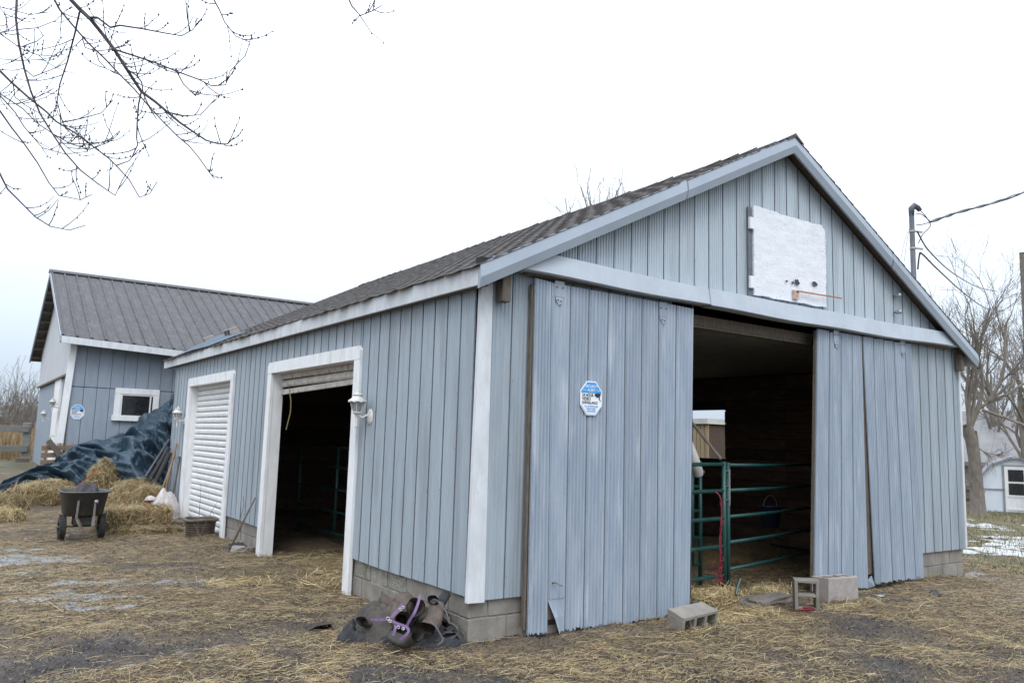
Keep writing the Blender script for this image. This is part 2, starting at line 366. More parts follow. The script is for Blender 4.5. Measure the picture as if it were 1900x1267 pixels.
def ground_material():
    mt = bpy.data.materials.new('yard_ground'); mt.use_nodes = True
    n = mt.node_tree.nodes; l = mt.node_tree.links; bs = n['Principled BSDF']
    geo = n.new('ShaderNodeNewGeometry')
    def noise(s, stretch=None, rot=0, det=8, rough=.6):
        nz = n.new('ShaderNodeTexNoise'); nz.inputs['Scale'].default_value = s; nz.inputs['Detail'].default_value = det
        nz.inputs['Roughness'].default_value = rough
        if stretch:
            mp = n.new('ShaderNodeMapping'); mp.inputs['Scale'].default_value = stretch; mp.inputs['Rotation'].default_value = (0, 0, rot)
            l.new(geo.outputs['Position'], mp.inputs[0]); l.new(mp.outputs[0], nz.inputs['Vector'])
        else: l.new(geo.outputs['Position'], nz.inputs['Vector'])
        return nz.outputs[0]
    def rng(x, a, b, c=0, d=1):
        r = n.new('ShaderNodeMapRange'); r.inputs[1].default_value = a; r.inputs[2].default_value = b
        r.inputs[3].default_value = c; r.inputs[4].default_value = d; l.new(x, r.inputs[0]); return r.outputs[0]
    def mix(f, a, b):
        mx = n.new('ShaderNodeMix'); mx.data_type = 'RGBA'
        l.new(f, mx.inputs[0])
        for i, c in ((6, a), (7, b)):
            if isinstance(c, tuple): mx.inputs[i].default_value = (*c, 1)
            else: l.new(c, mx.inputs[i])
        return mx.outputs[2]
    def math_(op, a, b):
        q = n.new('ShaderNodeMath'); q.operation = op; q.use_clamp = True
        for i, c in ((0, a), (1, b)):
            if isinstance(c, (int, float)): q.inputs[i].default_value = c
            else: l.new(c, q.inputs[i])
        return q.outputs[0]
    mud = mix(rng(noise(3.5), .35, .65), (.036, .030, .027), (.070, .059, .052))
    mud = mix(rng(noise(60), .5, .75), mud, (.105, .094, .085))
    f1 = noise(9, (1, 9, 1), .5); f2 = noise(9, (1, 9, 1), 1.9); f3 = noise(9, (1, 9, 1), 2.9)
    fib = math_('MAXIMUM', rng(f1, .56, .66), math_('MAXIMUM', rng(f2, .56, .66), rng(f3, .57, .66)))
    sx0 = n.new('ShaderNodeSeparateXYZ'); l.new(geo.outputs['Position'], sx0.inputs[0])
    zone = n.new('ShaderNodeMath'); zone.operation = 'MULTIPLY_ADD'; zone.inputs[1].default_value = .55
    l.new(sx0.outputs[0], zone.inputs[0]); l.new(sx0.outputs[1], zone.inputs[2])
    shift = rng(zone.outputs[0], -2.2, 1.6, .20, 0)          # the trodden wet end of the yard
    sub = n.new('ShaderNodeMath'); sub.operation = 'SUBTRACT'
    l.new(noise(.9), sub.inputs[0]); l.new(shift, sub.inputs[1])
    cov = rng(sub.outputs[0], .32, .52)
    sx = n.new('ShaderNodeSeparateXYZ'); l.new(geo.outputs['Position'], sx.inputs[0])
    fibc = mix(rng(noise(30), .4, .65), (.24, .175, .095), (.39, .295, .165))
    strawbed = mix(fib, (.130, .096, .060), fibc)
    c = mix(cov, mud, strawbed)
    # grassy yard away from the trodden area
    grass = mix(rng(noise(.55), .40, .60), (.145, .115, .06), (.075, .088, .03))
    grass = mix(rng(noise(14), .35, .7), grass, (.13, .10, .055))
    yard = math_('MAXIMUM', rng(sx.outputs[0], 8.8, 11), rng(sx.outputs[1], 14.5, 18))
    c = mix(yard, c, grass)
    l.new(c, bs.inputs['Base Color'])
    wet = rng(noise(1.6), .5, .66, .85, .42)
    l.new(wet, bs.inputs['Roughness'])
    bp = n.new('ShaderNodeBump'); bp.inputs['Strength'].default_value = 1.0; bp.inputs['Distance'].default_value = .04
    l.new(noise(38, det=8), bp.inputs['Height'])
    l.new(bp.outputs[0], bs.inputs['Normal'])
    return mt
GROUND = ground_material()

rng = np.random.default_rng(7)
prng = random.Random(11)

# ------------------------------------------------------------------ ground
def graded(lo, hi, step, far_lo, far_hi, g=1.22):
    a = list(np.arange(lo, hi, step))
    s = step; x = hi
    while x < far_hi: a.append(x); s *= g; x += s
    a.append(far_hi)
    s = step; x = lo - step; pre = []
    while x > far_lo: pre.append(x); s *= g; x -= s
    pre.append(far_lo)
    return np.array(pre[::-1] + a)
gx = graded(-5.2, 9.5, .055, -400, 500); gy = graded(-5.0, 10.5, .055, -250, 500)
X, Y = np.meshgrid(gx, gy)
Z = gz(X, Y)
nx, ny = len(gx), len(gy)
idx = np.arange(nx * ny).reshape(ny, nx)
F = np.stack([idx[:-1, :-1], idx[:-1, 1:], idx[1:, 1:], idx[1:, :-1]], -1).reshape(-1, 4)
g = npmesh('ground', np.stack([X, Y, Z], -1).reshape(-1, 3), F, GROUND)
g['kind'] = 'structure'
g.data.polygons.foreach_set('use_smooth', np.ones(len(F), bool))

# ------------------------------------------------------------------ main barn
BX0, BX1, BY1 = -.12, 8.40, 11.75          # side wall plane, right wall plane, rear wall
RX, RZ, EL, ER = 4.18, 5.47, -.27, 8.57    # ridge x, ridge top z, eave x left, right
YR, YB = -.24, 12.42                       # rake plane and rear end of the roof
SLl = (RZ - 3.20) / (RX - EL); SLr = (RZ - 3.20) / (ER - RX)
def roof_z(x): return RZ - (SLl * (RX - x) if x < RX else SLr * (x - RX))
barn = empty('horse_barn', (4.1, 0, 0), 'pale blue-grey metal-sided barn with open sliding doors and two white roll-up doorways', 'barn')

def sheet(name, p00, p10, p01, p11, nrm, mtl, parent, ribs=5, depth=.008, ragged=0, seam=.007):
    """one formed metal siding strip between four corners, ribbed, with a recessed lap seam at its first edge"""
    p00, p10, p01, p11, nrm = map(Vector, (p00, p10, p01, p11, nrm))
    w = max((p10 - p00).length, (p11 - p01).length)
    s0 = min(.3, .0065 / w); prof = [(0, -.004), (s0, -.004), (s0 * 1.25, seam), (s0 * 2.2, seam), (s0 * 2.9, 0)]
    a0 = s0 * 2.9
    for k in range(ribs):
        c = a0 + (1 - a0 - .01) * (k + .5) / ribs; h = (1 - a0) / ribs * .5
        prof += [(c - h * .7, 0), (c - h * .35, depth), (c + h * .35, depth), (c + h * .7, 0)]
    prof += [(1 - .0015 / w, 0)]
    mb = MB(); bot = []; top = []
    for s, o in prof:
        r = Vector((0, 0, (prng.random() - .4) * ragged))
        bot.append(p00.lerp(p10, s) + nrm * o + r); top.append(p01.lerp(p11, s) + nrm * o)
    n = len(prof)
    mb.add(bot + top, [(i, i + 1, n + i + 1, n + i) for i in range(n - 1)])
    nf = len(mb.f); q = .0045 / w
    for t in (.06, prng.uniform(.25, .45), prng.uniform(.55, .75), .955):
        sc0 = s0 * 4.2; e = .005 / max(.3, (p01 - p00).length)
        mb.add([(p00.lerp(p10, ss_)).lerp(p01.lerp(p11, ss_), tt_) + nrm * (depth * .3 + .003) for ss_, tt_ in ((sc0 - q, t - e), (sc0 + q, t - e), (sc0 + q, t + e), (sc0 - q, t + e))], [(0, 1, 2, 3)])
    o = mb.build(name, mtl, parent)
    o.data.materials.append(SHADEGREYD if mtl is DOORP else SHADEGREY)
    for i in [0, 1] + list(range(nf, len(mb.f))): o.data.polygons[i].material_index = 1  # groove faces carry the painted lap shadow; the small quads are screw heads
    return o

def cuts(a, b, step, extra):
    s = set([round(a, 4), round(b, 4)] + [round(e, 4) for e in extra if a < e < b])
    k = a
    while k < b - 1e-6:
        if all(abs(k - e) > .03 for e in s): s.add(round(k, 4))
        k += step
    return sorted(s)

# side wall strips (facing -x)
D2 = (2.36, 5.58); D1 = (7.34, 10.44); DT = 2.72        # roll-up doorways: outer frame ranges and top
SBZ = .37
XS = BX0 - .03
def side_top(y): return 3.12
for a, b in zip(*(lambda c: (c[:-1], c[1:]))(cuts(0.0, BY1, .243, [D2[0] + .02, D2[1] - .02, D1[0] + .02, D1[1] - .02]))):
    mid = (a + b) / 2
    zb = SBZ + .006 * math.sin(mid * 3)
    if D2[0] < mid < D2[1] or D1[0] < mid < D1[1]: zb = DT - .08
    rb = 5 if b - a > .15 else 2
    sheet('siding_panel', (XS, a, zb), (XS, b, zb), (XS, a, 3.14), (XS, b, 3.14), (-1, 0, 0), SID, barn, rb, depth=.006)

# gable strips (facing -y)
OPN = (2.30, 5.15, 3.28)
cx = cuts(-.02, BX1, .236, [OPN[0], OPN[1]])
for a, b in zip(cx[:-1], cx[1:]):
    mid = (a + b) / 2
    if not (OPN[0] < mid < OPN[1]):
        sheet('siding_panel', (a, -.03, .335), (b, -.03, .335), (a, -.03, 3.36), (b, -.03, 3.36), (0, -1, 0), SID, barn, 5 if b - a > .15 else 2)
cx = [c for c in np.arange(.02, BX1 + .01, .2365)] + [BX1]
for a, b in zip(cx[:-1], cx[1:]):
    if b - a < .03: continue
    mid = (a + b) / 2
    ta, tb = roof_z(a) - .10, roof_z(b) - .10
    if min(ta, tb) <= 3.40: continue
    if a < RX < b: ta = tb = min(roof_z(a), roof_z(b)) - .06
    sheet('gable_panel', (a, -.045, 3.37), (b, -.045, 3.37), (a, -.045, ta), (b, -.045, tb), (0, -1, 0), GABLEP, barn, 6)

# inner structure: framed walls behind the sheets, ceiling, rear and right walls with plank lining
mb = MB()
W = .09
def wall_x(x0, x1, segs, zlo, zhi):
    for (a, b, za, zb) in segs: mb.box((x0, a, za), (x1, b, zb))
SIDEX = (BX0 - .012, BX0 + W)
wall_x(*SIDEX, [(0.09, D2[0] + .14, .41, 3.10), (D2[1] - .14, D1[0] + .14, .41, 3.10), (D1[1] - .14, BY1 - .09, .41, 3.10),
                (D2[0] + .14, D2[1] - .14, DT - .1, 3.10), (D1[0] + .14, D1[1] - .14, DT - .1, 3.10)], 0, 3.1)
for (a, b, za, zb) in [(BX0, OPN[0], .37, 3.34), (OPN[1], BX1, .37, 3.34), (OPN[0], OPN[1], OPN[2], 3.34)]:
    mb.box((a, -.010, za), (b, W - .01, zb))
gv = [(-.05, 3.345), (8.35, 3.345), (RX, RZ - .12)]
gz0 = roof_z(BX0) - .11
pts = [(BX0 + .02, 3.345), (BX1 - .02, 3.345), (BX1 - .02, roof_z(BX1) - .12), (RX, RZ - .12), (BX0 + .02, roof_z(BX0) - .12)]
if pts[2][1] < 3.35: pts[2] = (BX1 - .5, 3.345 + .001); 
pts = [(.35, 3.345), (8.0, 3.345), (RX, RZ - .14)]
mb.add([(x, -.02, z) for x, z in pts] + [(x, W - .01, z) for x, z in pts], [(0, 1, 2), (5, 4, 3), (0, 3, 4, 1), (1, 4, 5, 2), (2, 5, 3, 0)])
mb.box((BX0, BY1 - W, -.1), (BX1, BY1, 3.1))                         # rear wall
WY = (4.28, 5.75, 1.48, 2.42)                                        # opening in the right wall
for a, b, za, zb in [(W, WY[0], -.3, 3.1), (WY[1], BY1 - W, -.3, 3.1), (WY[0], WY[1], -.3, WY[2]), (WY[0], WY[1], WY[3], 3.1)]:
    mb.box((BX1 - W, a, za), (BX1, b, zb))
mb.build('wall_frame', DARK, barn)
# ceiling with ribs running to the rear
mb = MB(); xs = np.arange(BX0 + W, BX1 - W, .1)
pts = []
for j, yy in enumerate((W, BY1 - W)):
    for i, xx in enumerate(xs): pts.append((xx, yy, 3.04 + (.012 if i % 2 else 0)))
mb.grid(pts, len(xs), 2); mb.build('ceiling', CEILM, barn)
mb = MB().box((OPN[0] - .2, .10, 3.02), (OPN[1] + .3, .24, 3.16)); mb.build('door_lintel', OLDWOOD, barn)
# plank lining on the right and rear walls
zz = .02
k = 0
while zz < 3.0:
    h = prng.choice([.19, .24, .285])
    for (a, b) in ((.12, 2.9), (2.91, WY[0] if zz + h > WY[2] and zz < WY[3] else 7.0), (WY[1] if zz + h > WY[2] and zz < WY[3] else 7.01, 11.6)):
        if b - a < .2: continue
        t = BX1 - W - .025 - prng.random() * .012
        MB().box((t, a, zz), (BX1 - W - .002, b, min(zz + h - .012, 3.02))).build('plank', INWOOD, barn)
    MB().box((BX0 + W + .01, BY1 - W - .03, zz), (BX1 - W - .05, BY1 - W - .003, min(zz + h - .012, 3.02))).build('plank', INWOOD, barn)
    zz += h

# foundation blocks
def found(axis, a, b, fixed, face, zs, rough_front=False, gap=None):
    for ci, (z0, z1) in enumerate(zs):
        p = a - (.2 if ci % 2 else 0)
        while p < b - .01:
            q0, q1 = max(p, a), min(p + .4, b)
            p += .405
            if q1 - q0 < .04: continue
            if gap and ci == 1 and q0 - .05 <= gap <= q1: q1 = gap - .05
            if q1 - q0 < .03: continue
            mt = BLOCKP if (rough_front and ci == 1 and q0 > 1.1) else BLOCK
            j = prng.uniform(-.004, .004)
            lo = (fixed + j, q0, z0) if axis == 'y' else (q0, fixed + j, z0)
            hi = (fixed + .14, q1 - .008, z1 - .008) if axis == 'y' else (q1 - .008, fixed + .14, z1 - .008)
            MB().box(lo, hi).build('foundation_block', mt, barn, bevel=.005)
    if axis == 'y': MB().box((fixed + .012, a + .01, zs[0][0] - .03), (fixed + .13, b - .01, zs[-1][1] - .012)).build('mortar_bed', MORTAR, barn)
    else: MB().box((a + .01, fixed + .012, zs[0][0] - .03), (b - .01, fixed + .13, zs[-1][1] - .012)).build('mortar_bed', MORTAR, barn)
CS = [(-.24, -.015), (-.01, .19), (.195, .395)]
found('y', .142, D2[0] + .02, BX0, -1, CS[1:], True, gap=1.72)
found('y', D2[1], D1[0], BX0, -1, CS[1:])
found('y', D1[1], BY1, BX0, -1, CS)
found('x', BX0, 2.45, 0.0, -1, [(-.02, .185), (.19, .36)])
found('x', 5.6, BX1, 0.0, -1, [(-.24, -.075), (-.07, .14), (.145, .36)])
MB().box((.42, -.05, -.05), (2.25, .0, .06)).build('threshold_sill', BLOCK, barn)

# trim
mb = MB().hexa([(BX0 - .045, -.06, .33), (BX0 + .015, -.075, .325), (BX0 + .015, -.02, .325), (BX0 - .04, -.02, .33)] +
               [(BX0 + .0, -.06, 3.12), (BX0 + .015, -.075, 3.12), (BX0 + .015, -.02, 3.12), (BX0 - .0, -.02, 3.12)])
MB().hexa([(BX0 - .05, -.062, .325), (BX0 + .125, -.062, .32), (BX0 + .125, -.012, .32), (BX0 - .05, -.012, .325),
           (BX0 - .02, -.062, 3.13), (BX0 + .105, -.062, 3.13), (BX0 + .105, -.012, 3.13), (BX0 - .02, -.012, 3.13)]).build('corner_trim', TRIMW, barn, bevel=.004)
MB().box((BX1 - .005, -.055, .33), (BX1 + .045, .05, 3.04)).build('corner_trim', TRIMW, barn, bevel=.004)
for xa, xb in ((.02, .115), (8.27, 8.36)):
    MB().box((xa, -.16, 2.93), (xb, -.064, 3.18)).build('lookout_block', OLDWOOD, barn, bevel=.006)

# eave fascia, in butted lengths
ys = [YR + .004, 2.6, 6.1, 9.2, YB]
for a, b in zip(ys[:-1], ys[1:]):
    dz = .012 * math.sin(a * 1.3)
    MB().hexa([(EL, a, 3.03), (EL + .03, a, 3.03), (EL + .03, b - .003, 3.03 - .0), (EL, b - .003, 3.03),
               (EL - .006, a, 3.19), (EL + .03, a, 3.19), (EL + .03, b - .003, 3.19), (EL - .006, b - .003, 3.19)]).build('eave_fascia', TRIMW, barn)
MB().box((ER - .03, YR + .004, 3.02), (ER, YB, 3.17)).build('eave_fascia', TRIMW, barn)
MB().box((EL + .03, YR + .02, 3.03), (BX0 - .05, YB - .1, 3.045)).build('soffit', OLDWOOD, barn)
# rake flashing, folded, two pieces each side
def rake(xa, xb):
    h = .20
    def P(x, dy, dz): return (x, YR + dy, roof_z(x) + dz)
    pro = [(0.02, .012), (-.012, .012), (-.030, -.11), (-.004, -h), (.02, -h)]
    n = len(pro)
    mb = MB().add([P(xa, *q) for q in pro] + [P(xb, *q) for q in pro], [(i, i + 1, n + i + 1, n + i) for i in range(n - 1)] + [tuple(range(n)), tuple(range(2 * n - 1, n - 1, -1))])
    return mb.build('rake_flashing', GREYTRIM, barn)
rake(EL - .01, 2.3); rake(2.28, RX); rake(RX, 6.3); rake(6.28, ER + .01)
# sliding-door track cover across the gable
def beam(xa, xb, z0a, z1a, z0b, z1b, y):
    mb = MB(); n = 9; pts = []
    for i in range(n):
        t = i / (n - 1); x = xa + (xb - xa) * t
        w = .008 * math.sin(x * 2.7)
        zl = z0a + (z0b - z0a) * t + w; zh = z1a + (z1b - z1a) * t + w * .5
        pts.append([(x, y + .12, zh + .012), (x, y - .004, zh), (x, y - .03, zl + .01), (x, y - .012, zl), (x, y + .12, zl + .004)])
    for a, b in zip(pts[:-1], pts[1:]):
        k = len(mb.v); mb.v += a + b
        mb.f += [(k + i, k + i + 1, k + 6 + i, k + 5 + i) for i in range(4)]
    return mb.build('track_cover', BEAMM, barn)
beam(.18, 2.74, 3.235, 3.44, 3.215, 3.40, -.17)
beam(2.72, 5.55, 3.205, 3.405, 3.21, 3.425, -.176)
beam(5.53, 8.12, 3.21, 3.42, 3.255, 3.455, -.17)
MB().tube([(.3, -.09, 3.24), (8.0, -.09, 3.25)], .022, 8).build('door_track', OLDWOOD, barn)

# roof deck and shingles
def slab(xa, xb, ya, yb, t, name, mt, lift=0):
    za, zb = roof_z(xa) + lift, roof_z(xb) + lift
    return MB().hexa([(xa, ya, za - t), (xb, ya, zb - t), (xb, yb, zb - t), (xa, yb, za - t), (xa, ya, za), (xb, ya, zb), (xb, yb, zb), (xa, yb, za)]).build(name, mt, barn)
slab(EL + .01, RX, YR + .025, YB, .05, 'roof_deck', OLDWOOD)
slab(RX, ER - .01, YR + .025, YB, .05, 'roof_deck', OLDWOOD)
ca = math.cos(math.atan(SLl)); sa = math.sin(math.atan(SLl))
def shingle_verts(s, y0, y1, rag):
    """s: distance up the left slope from the eave edge"""
    l0 = s - rag; l1 = s + .20
    def pt(l, y, h):
        x = EL + l * ca - h * sa * 0; return (x, y, roof_z(EL) + l * sa + h)
    j = [prng.uniform(-.012, .012) for _ in range(3)]; cu = prng.uniform(0, .012)
    ym = (y0 + y1) / 2 + prng.uniform(-.05, .05)
    a = [pt(l0 + j[0], y0, .013 + cu * .6), pt(l0 + j[1] - .006, ym, .009), pt(l0 + j[2], y1, .013 + cu * .6 * prng.random())]
    b = [pt(l1, y0, .004), pt(l1, ym, .004), pt(l1, y1, .004)]
    c = [(p[0], p[1], p[2] - .009) for p in a]
    return a + b + c, [(0, 1, 4, 3), (1, 2, 5, 4), (6, 7, 1, 0), (7, 8, 2, 1), (6, 0, 3), (8, 5, 2)]
rest = MB()
SL = (RX - EL) / ca
rows = int(SL / .15)
for r_ in range(rows):
    y = YR - .01 - (.15 if r_ % 2 else 0) - prng.random() * .05
    while y < YB - .02:
        y1 = min(y + .305, YB + .02); y0 = max(y, YR - .022)
        y += .31
        if y1 - y0 < .05: continue
        rag = prng.uniform(.02, .065) if r_ == 0 else 0
        vs, fs = shingle_verts(r_ * .15, y0, y1 - .006, rag)
        if r_ < 7: MB().add(vs, fs).build('shingle', SHING, barn)
        elif prng.random() > .012: rest.add(vs, fs)
o = rest.build('shingle_field', SHING, barn); o['kind'] = 'stuff'
rest = MB()
for r_ in range(0, int(SL / .15)):
    za = RZ - (RX * 0) ; x0 = ER - r_ * .15 * ca + .03; x1 = max(RX, x0 - .2 * ca)
    y = YR - .02
    while y < YB:
        y1 = min(y + .3, YB)
        h = prng.uniform(.014, .026)
        rest.add([(x0, y, roof_z(x0) + h), (x0, y1, roof_z(x0) + h), (x1, y1, roof_z(x1) + .005), (x1, y, roof_z(x1) + .005), (x0, y, roof_z(x0)), (x0, y1, roof_z(x0))],
                 [(0, 1, 2, 3), (0, 4, 5, 1), (0, 3, 4)])
        y += .31
o = rest.build('shingle_field', SHING, barn); o['kind'] = 'stuff'
y = YR - .03
while y < YB:                                                        # ridge caps
    h = prng.uniform(.02, .045)
    MB().add([(RX - .16, y, roof_z(RX - .16) + h * .6), (RX, y, RZ + h), (RX + .16, y, roof_z(RX + .16) + h * .6),
              (RX - .16, y + .3, roof_z(RX - .16) + .012), (RX, y + .3, RZ + .02), (RX + .16, y + .3, roof_z(RX + .16) + .012),
              (RX - .16, y, roof_z(RX - .16)), (RX, y, RZ), (RX + .16, y, roof_z(RX + .16))],
             [(0, 1, 4, 3), (1, 2, 5, 4), (6, 7, 1, 0), (7, 8, 2, 1)]).build('ridge_cap', SHING, barn)
    y += .29

# sliding doors
def hanger(x, z, y, parent):
    MB().box((x - .055, y - .012, z - .09), (x + .055, y - .004, z + .06)).build('hanger_bracket', DOORP, parent)
    MB().add([(x - .05, y - .008, z - .09), (x + .05, y - .008, z - .09), (x + .03, y - .016, z - .15), (x - .01, y - .016, z - .17), (x - .04, y - .016, z - .13)], [(0, 1, 2, 3, 4)]).build('hanger_bracket', DOORP, parent)
    for dx, dz in ((-.035, .0), (.035, .0), (-.02, -.12), (.015, -.13)):
        MB().tube([(x + dx, y - .01, z + dz), (x + dx, y - .024, z + dz)], .007, 6).build('bolt', RUST, parent)
YD = -.10
sd1 = MB().box((.43, YD + .005, .12), (2.50, YD + .045, 3.13)).build('sliding_door', OLDWOOD, barn)
tx = [.405, .60, .84, 1.07, 1.32, 1.55, 1.78, 2.02, 2.28, 2.555]
bxs = [.42, .62, .85, 1.07, 1.31, 1.56, 1.78, 2.02, 2.25, 2.50]
tz = [3.20, 3.185, 3.18, 3.18, 3.18, 3.18, 3.18, 3.175, 3.175, 3.17]
bz = [.02, .015, .01, .01, .0, .0, .0, .0, .01, .06]
for i in range(9):
    yo = YD - (.014 if i == 0 else .004)
    b1x = bxs[i + 1] + (.03 if i == 0 else 0)
    if i == 1:
        # second strip: its lower corner torn and peeled outward
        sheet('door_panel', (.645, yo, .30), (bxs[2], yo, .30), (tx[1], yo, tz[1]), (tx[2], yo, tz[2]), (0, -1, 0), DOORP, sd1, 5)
        MB().add([(.648, yo, .30), (.75, yo + .003, .30), (bxs[2], yo, .30), (.70, yo - .05, .14), (.77, yo - .012, .14), (bxs[2], yo, .14), (.755, yo - .055, .0), (.80, yo - .012, .012), (bxs[2], yo, .005)],
                 [(0, 1, 4, 3), (1, 2, 5, 4), (3, 4, 7, 6), (4, 5, 8, 7)]).build('torn_flap', DOORP, sd1)
        continue
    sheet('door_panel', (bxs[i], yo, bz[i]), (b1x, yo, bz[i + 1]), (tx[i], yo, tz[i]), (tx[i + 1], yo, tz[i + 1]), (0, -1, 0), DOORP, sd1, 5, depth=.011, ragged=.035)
MB().hexa([(.393, YD + .0, .06), (.415, YD + .0, .06), (.415, YD + .04, .06), (.393, YD + .04, .06), (.388, YD + .0, 3.14), (.41, YD + .0, 3.14), (.41, YD + .04, 3.14), (.388, YD + .04, 3.14)]).build('edge_board', OLDWOOD, sd1)
for s in np.linspace(.15, 3.05, 14):                                  # bent-over free edge with dents
    xx = 2.555 - (3.17 - s) / 3.1 * .03
    MB().add([(xx - .004, YD - .005, s), (xx - .004, YD - .005, s + .222), (xx + .012 + prng.uniform(-.008, .008), YD + .03, s + .222), (xx + .012 + prng.uniform(-.008, .008), YD + .03, s)], [(0, 1, 2, 3)]).build('edge_fold', DOORP, sd1)
hanger(.70, 3.15, YD - .006, sd1); hanger(2.08, 3.12, YD - .006, sd1)
MB().tube([(.70, YD - .005, .44), (.70, YD - .05, .45), (.735, YD - .075, .43), (.76, YD - .08, .42)], .006, 5).build('door_hook', RUST, sd1)

sd2 = MB().box((4.86, YD + .005, .16), (6.9, YD + .045, 3.14)).build('sliding_door', OLDWOOD, barn)
tA = [4.775, 5.03, 5.28, 5.52, 5.745]; bA = [4.60, 4.88, 5.15, 5.41, 5.735]
bzA = [.05, .05, .04, .03, .0]
for i in range(4):
    sheet('door_panel', (bA[i], YD - .012 - .002 * i, bzA[i]), (bA[i + 1], YD - .012 - .002 * i, bzA[i + 1]), (tA[i], YD - .005, 3.19 - (.02 if i == 1 else 0)), (tA[i + 1], YD - .005, 3.19), (0, -1, 0), DOORP, sd2, 5, depth=.011, ragged=.03)
tB = [5.765, 6.01, 6.25, 6.51, 6.79, 6.95]; bB = [5.86, 5.98, 6.27, 6.57, 6.83, 7.05]
for i in range(5):
    sheet('door_panel', (bB[i], YD - .03, .05), (bB[i + 1], YD - .03, .035), (tB[i], YD - .006, 3.19), (tB[i + 1], YD - .006, 3.205), (0, -1, 0), DOORP, sd2, 5, depth=.011, ragged=.03)
MB().add([(5.70, YD - .03, .10), (5.735, YD - .02, .0), (5.80, YD - .07, .03), (5.76, YD - .05, .16)], [(0, 1, 2, 3)]).build('torn_flap', DOORP, sd2)
MB().hexa([(4.595, YD - .004, .02), (4.64, YD - .004, .02), (4.64, YD + .035, .02), (4.595, YD + .035, .02), (4.762, YD + .002, 3.17), (4.80, YD + .002, 3.17), (4.80, YD + .035, 3.17), (4.762, YD + .035, 3.17)]).build('edge_board', OLDWOOD, sd2)
hanger(5.16, 3.15, YD - .012, sd2); hanger(6.72, 3.17, YD - .012, sd2)

# roll-up doorways
def rollup(yr, closed, slats_z):
    ya, yb = yr; w = .155; xo = BX0 - .075; xi = BX0 + .12
    fr = MB()
    c = .05
    fr_o = MB().add([(xo, ya + c, DT), (xo, ya, DT - c), (xo, ya, DT - w), (xo, yb, DT - w), (xo, yb, DT - c), (xo, yb - c, DT)] +
                    [(BX0 - .02, ya + c, DT), (BX0 - .02, ya, DT - c), (BX0 - .02, ya, DT - w), (BX0 - .02, yb, DT - w), (BX0 - .02, yb, DT - c), (BX0 - .02, yb - c, DT)],
                    [(0, 1, 2, 3, 4, 5), (0, 6, 7, 1), (1, 7, 8, 2), (2, 8, 9, 3), (3, 9, 10, 4), (4, 10, 11, 5), (5, 11, 6, 0)])
    f = fr_o.build('door_frame', WHITE, barn)
    lo = -.03
    MB().box((xo + .002, ya, lo), (BX0 - .02, ya + w, DT - w - .001)).build('jamb_face', WHITE, f, bevel=.006)
    MB().box((xo + .002, yb - w, lo), (BX0 - .02, yb, DT - w - .001)).build('jamb_face', WHITE, f, bevel=.006)
    MB().box((BX0 - .019, ya + w - .03, lo), (xi, ya + w - .002, DT - w)).build('jamb_reveal', WHITE, f)
    MB().box((BX0 - .019, yb - w + .002, lo), (xi, yb - w + .03, DT - w)).build('jamb_reveal', WHITE, f)
    MB().box((BX0 - .019, ya + w, DT - w + .002), (xi, yb - w, DT - w + .03)).build('head_reveal', WHITE, f)
    rd = MB().box((xi + .005, ya + w - .02, DT - w + .0), (xi + .25, yb - w + .02, DT + .1)).build('roll_up_door', SLATD, barn)
    y0, y1 = ya + w - .005, yb - w + .005
    z = DT - w + .02
    p = .104
    i = 0
    while z - p > slats_z:
        sk = 0
        if not closed: sk = .035 * i / 3
        prof = [(0, 0), (-.012, -.012), (-.026, -p * .32), (-.026, -p * .68), (-.012, -p + .012), (.004, -p + .004)]
        n = len(prof)
        j = prng.uniform(-.002, .002)
        vs = [(xi + a - .01 + j, y0, z + b - sk * .2) for a, b in prof] + [(xi + a - .01, y1, z + b - sk) for a, b in prof]
        MB().add(vs, [(k, k + 1, n + k + 1, n + k) for k in range(n - 1)]).build('slat', SLAT if closed else SLATD, rd)
        z -= p; i += 1
    if not closed:
        MB().hexa([(xi - .03, y0, z - .06), (xi, y0, z - .06), (xi, y1, z - .115), (xi - .03, y1, z - .115), (xi - .03, y0, z + .004), (xi, y0, z + .004), (xi, y1, z - .04), (xi - .03, y1, z - .04)]).build('bottom_bar', SLATD, rd, bevel=.006)
    return rd
rollup(D1, True, -.02)
rd = rollup(D2, False, 2.28)
MB().tube([at(537, 722, 10.4), at(540, 745, 10.4), at(539, 765, 10.4), at(534, 785, 10.4), at(531, 797, 10.4)], .008, 6).build('pull_rope', mat('yellow_rope', (.25, .20, .09)), rd)

# loft hatch
h = MB()
n_ = 17; pts = []
hx0, hx1, hz0, hz1 = 3.575, 4.985, 3.46, 4.53
for j in range(n_):
    for i in range(n_):
        s, t = i / (n_ - 1), j / (n_ - 1)
        x = hx0 + (hx1 - hx0) * s; z = hz0 + (hz1 - hz0) * t + (.02 * s) * (1 - t)
        if i == n_ - 1: x += prng.uniform(-.012, .008) - (.05 if j == n_ - 1 else 0)
        if j == n_ - 1: z += prng.uniform(-.012, .006)
        if j == 0: z += prng.uniform(-.006, .01)
        pts.append((x, -.105 + .012 * math.sin(s * 4) * t, z))
h.grid(pts, n_, n_)
fr = list(range(n_)) + [j * n_ + n_ - 1 for j in range(1, n_)] + [(n_ - 1) * n_ + i for i in range(n_ - 2, -1, -1)] + [j * n_ for j in range(n_ - 2, 0, -1)]
b0 = len(h.v)
h.v += [(h.v[i][0], -.07, h.v[i][2]) for i in fr]
h.f += [(fr[k], b0 + k, b0 + (k + 1) % len(fr), fr[(k + 1) % len(fr)]) for k in range(len(fr))]
hat = h.build('loft_hatch', HATCH, barn)
MB().box((3.50, -.085, 3.44), (3.57, -.062, 4.5)).build('hatch_edge_board', SHADEGREY, hat)
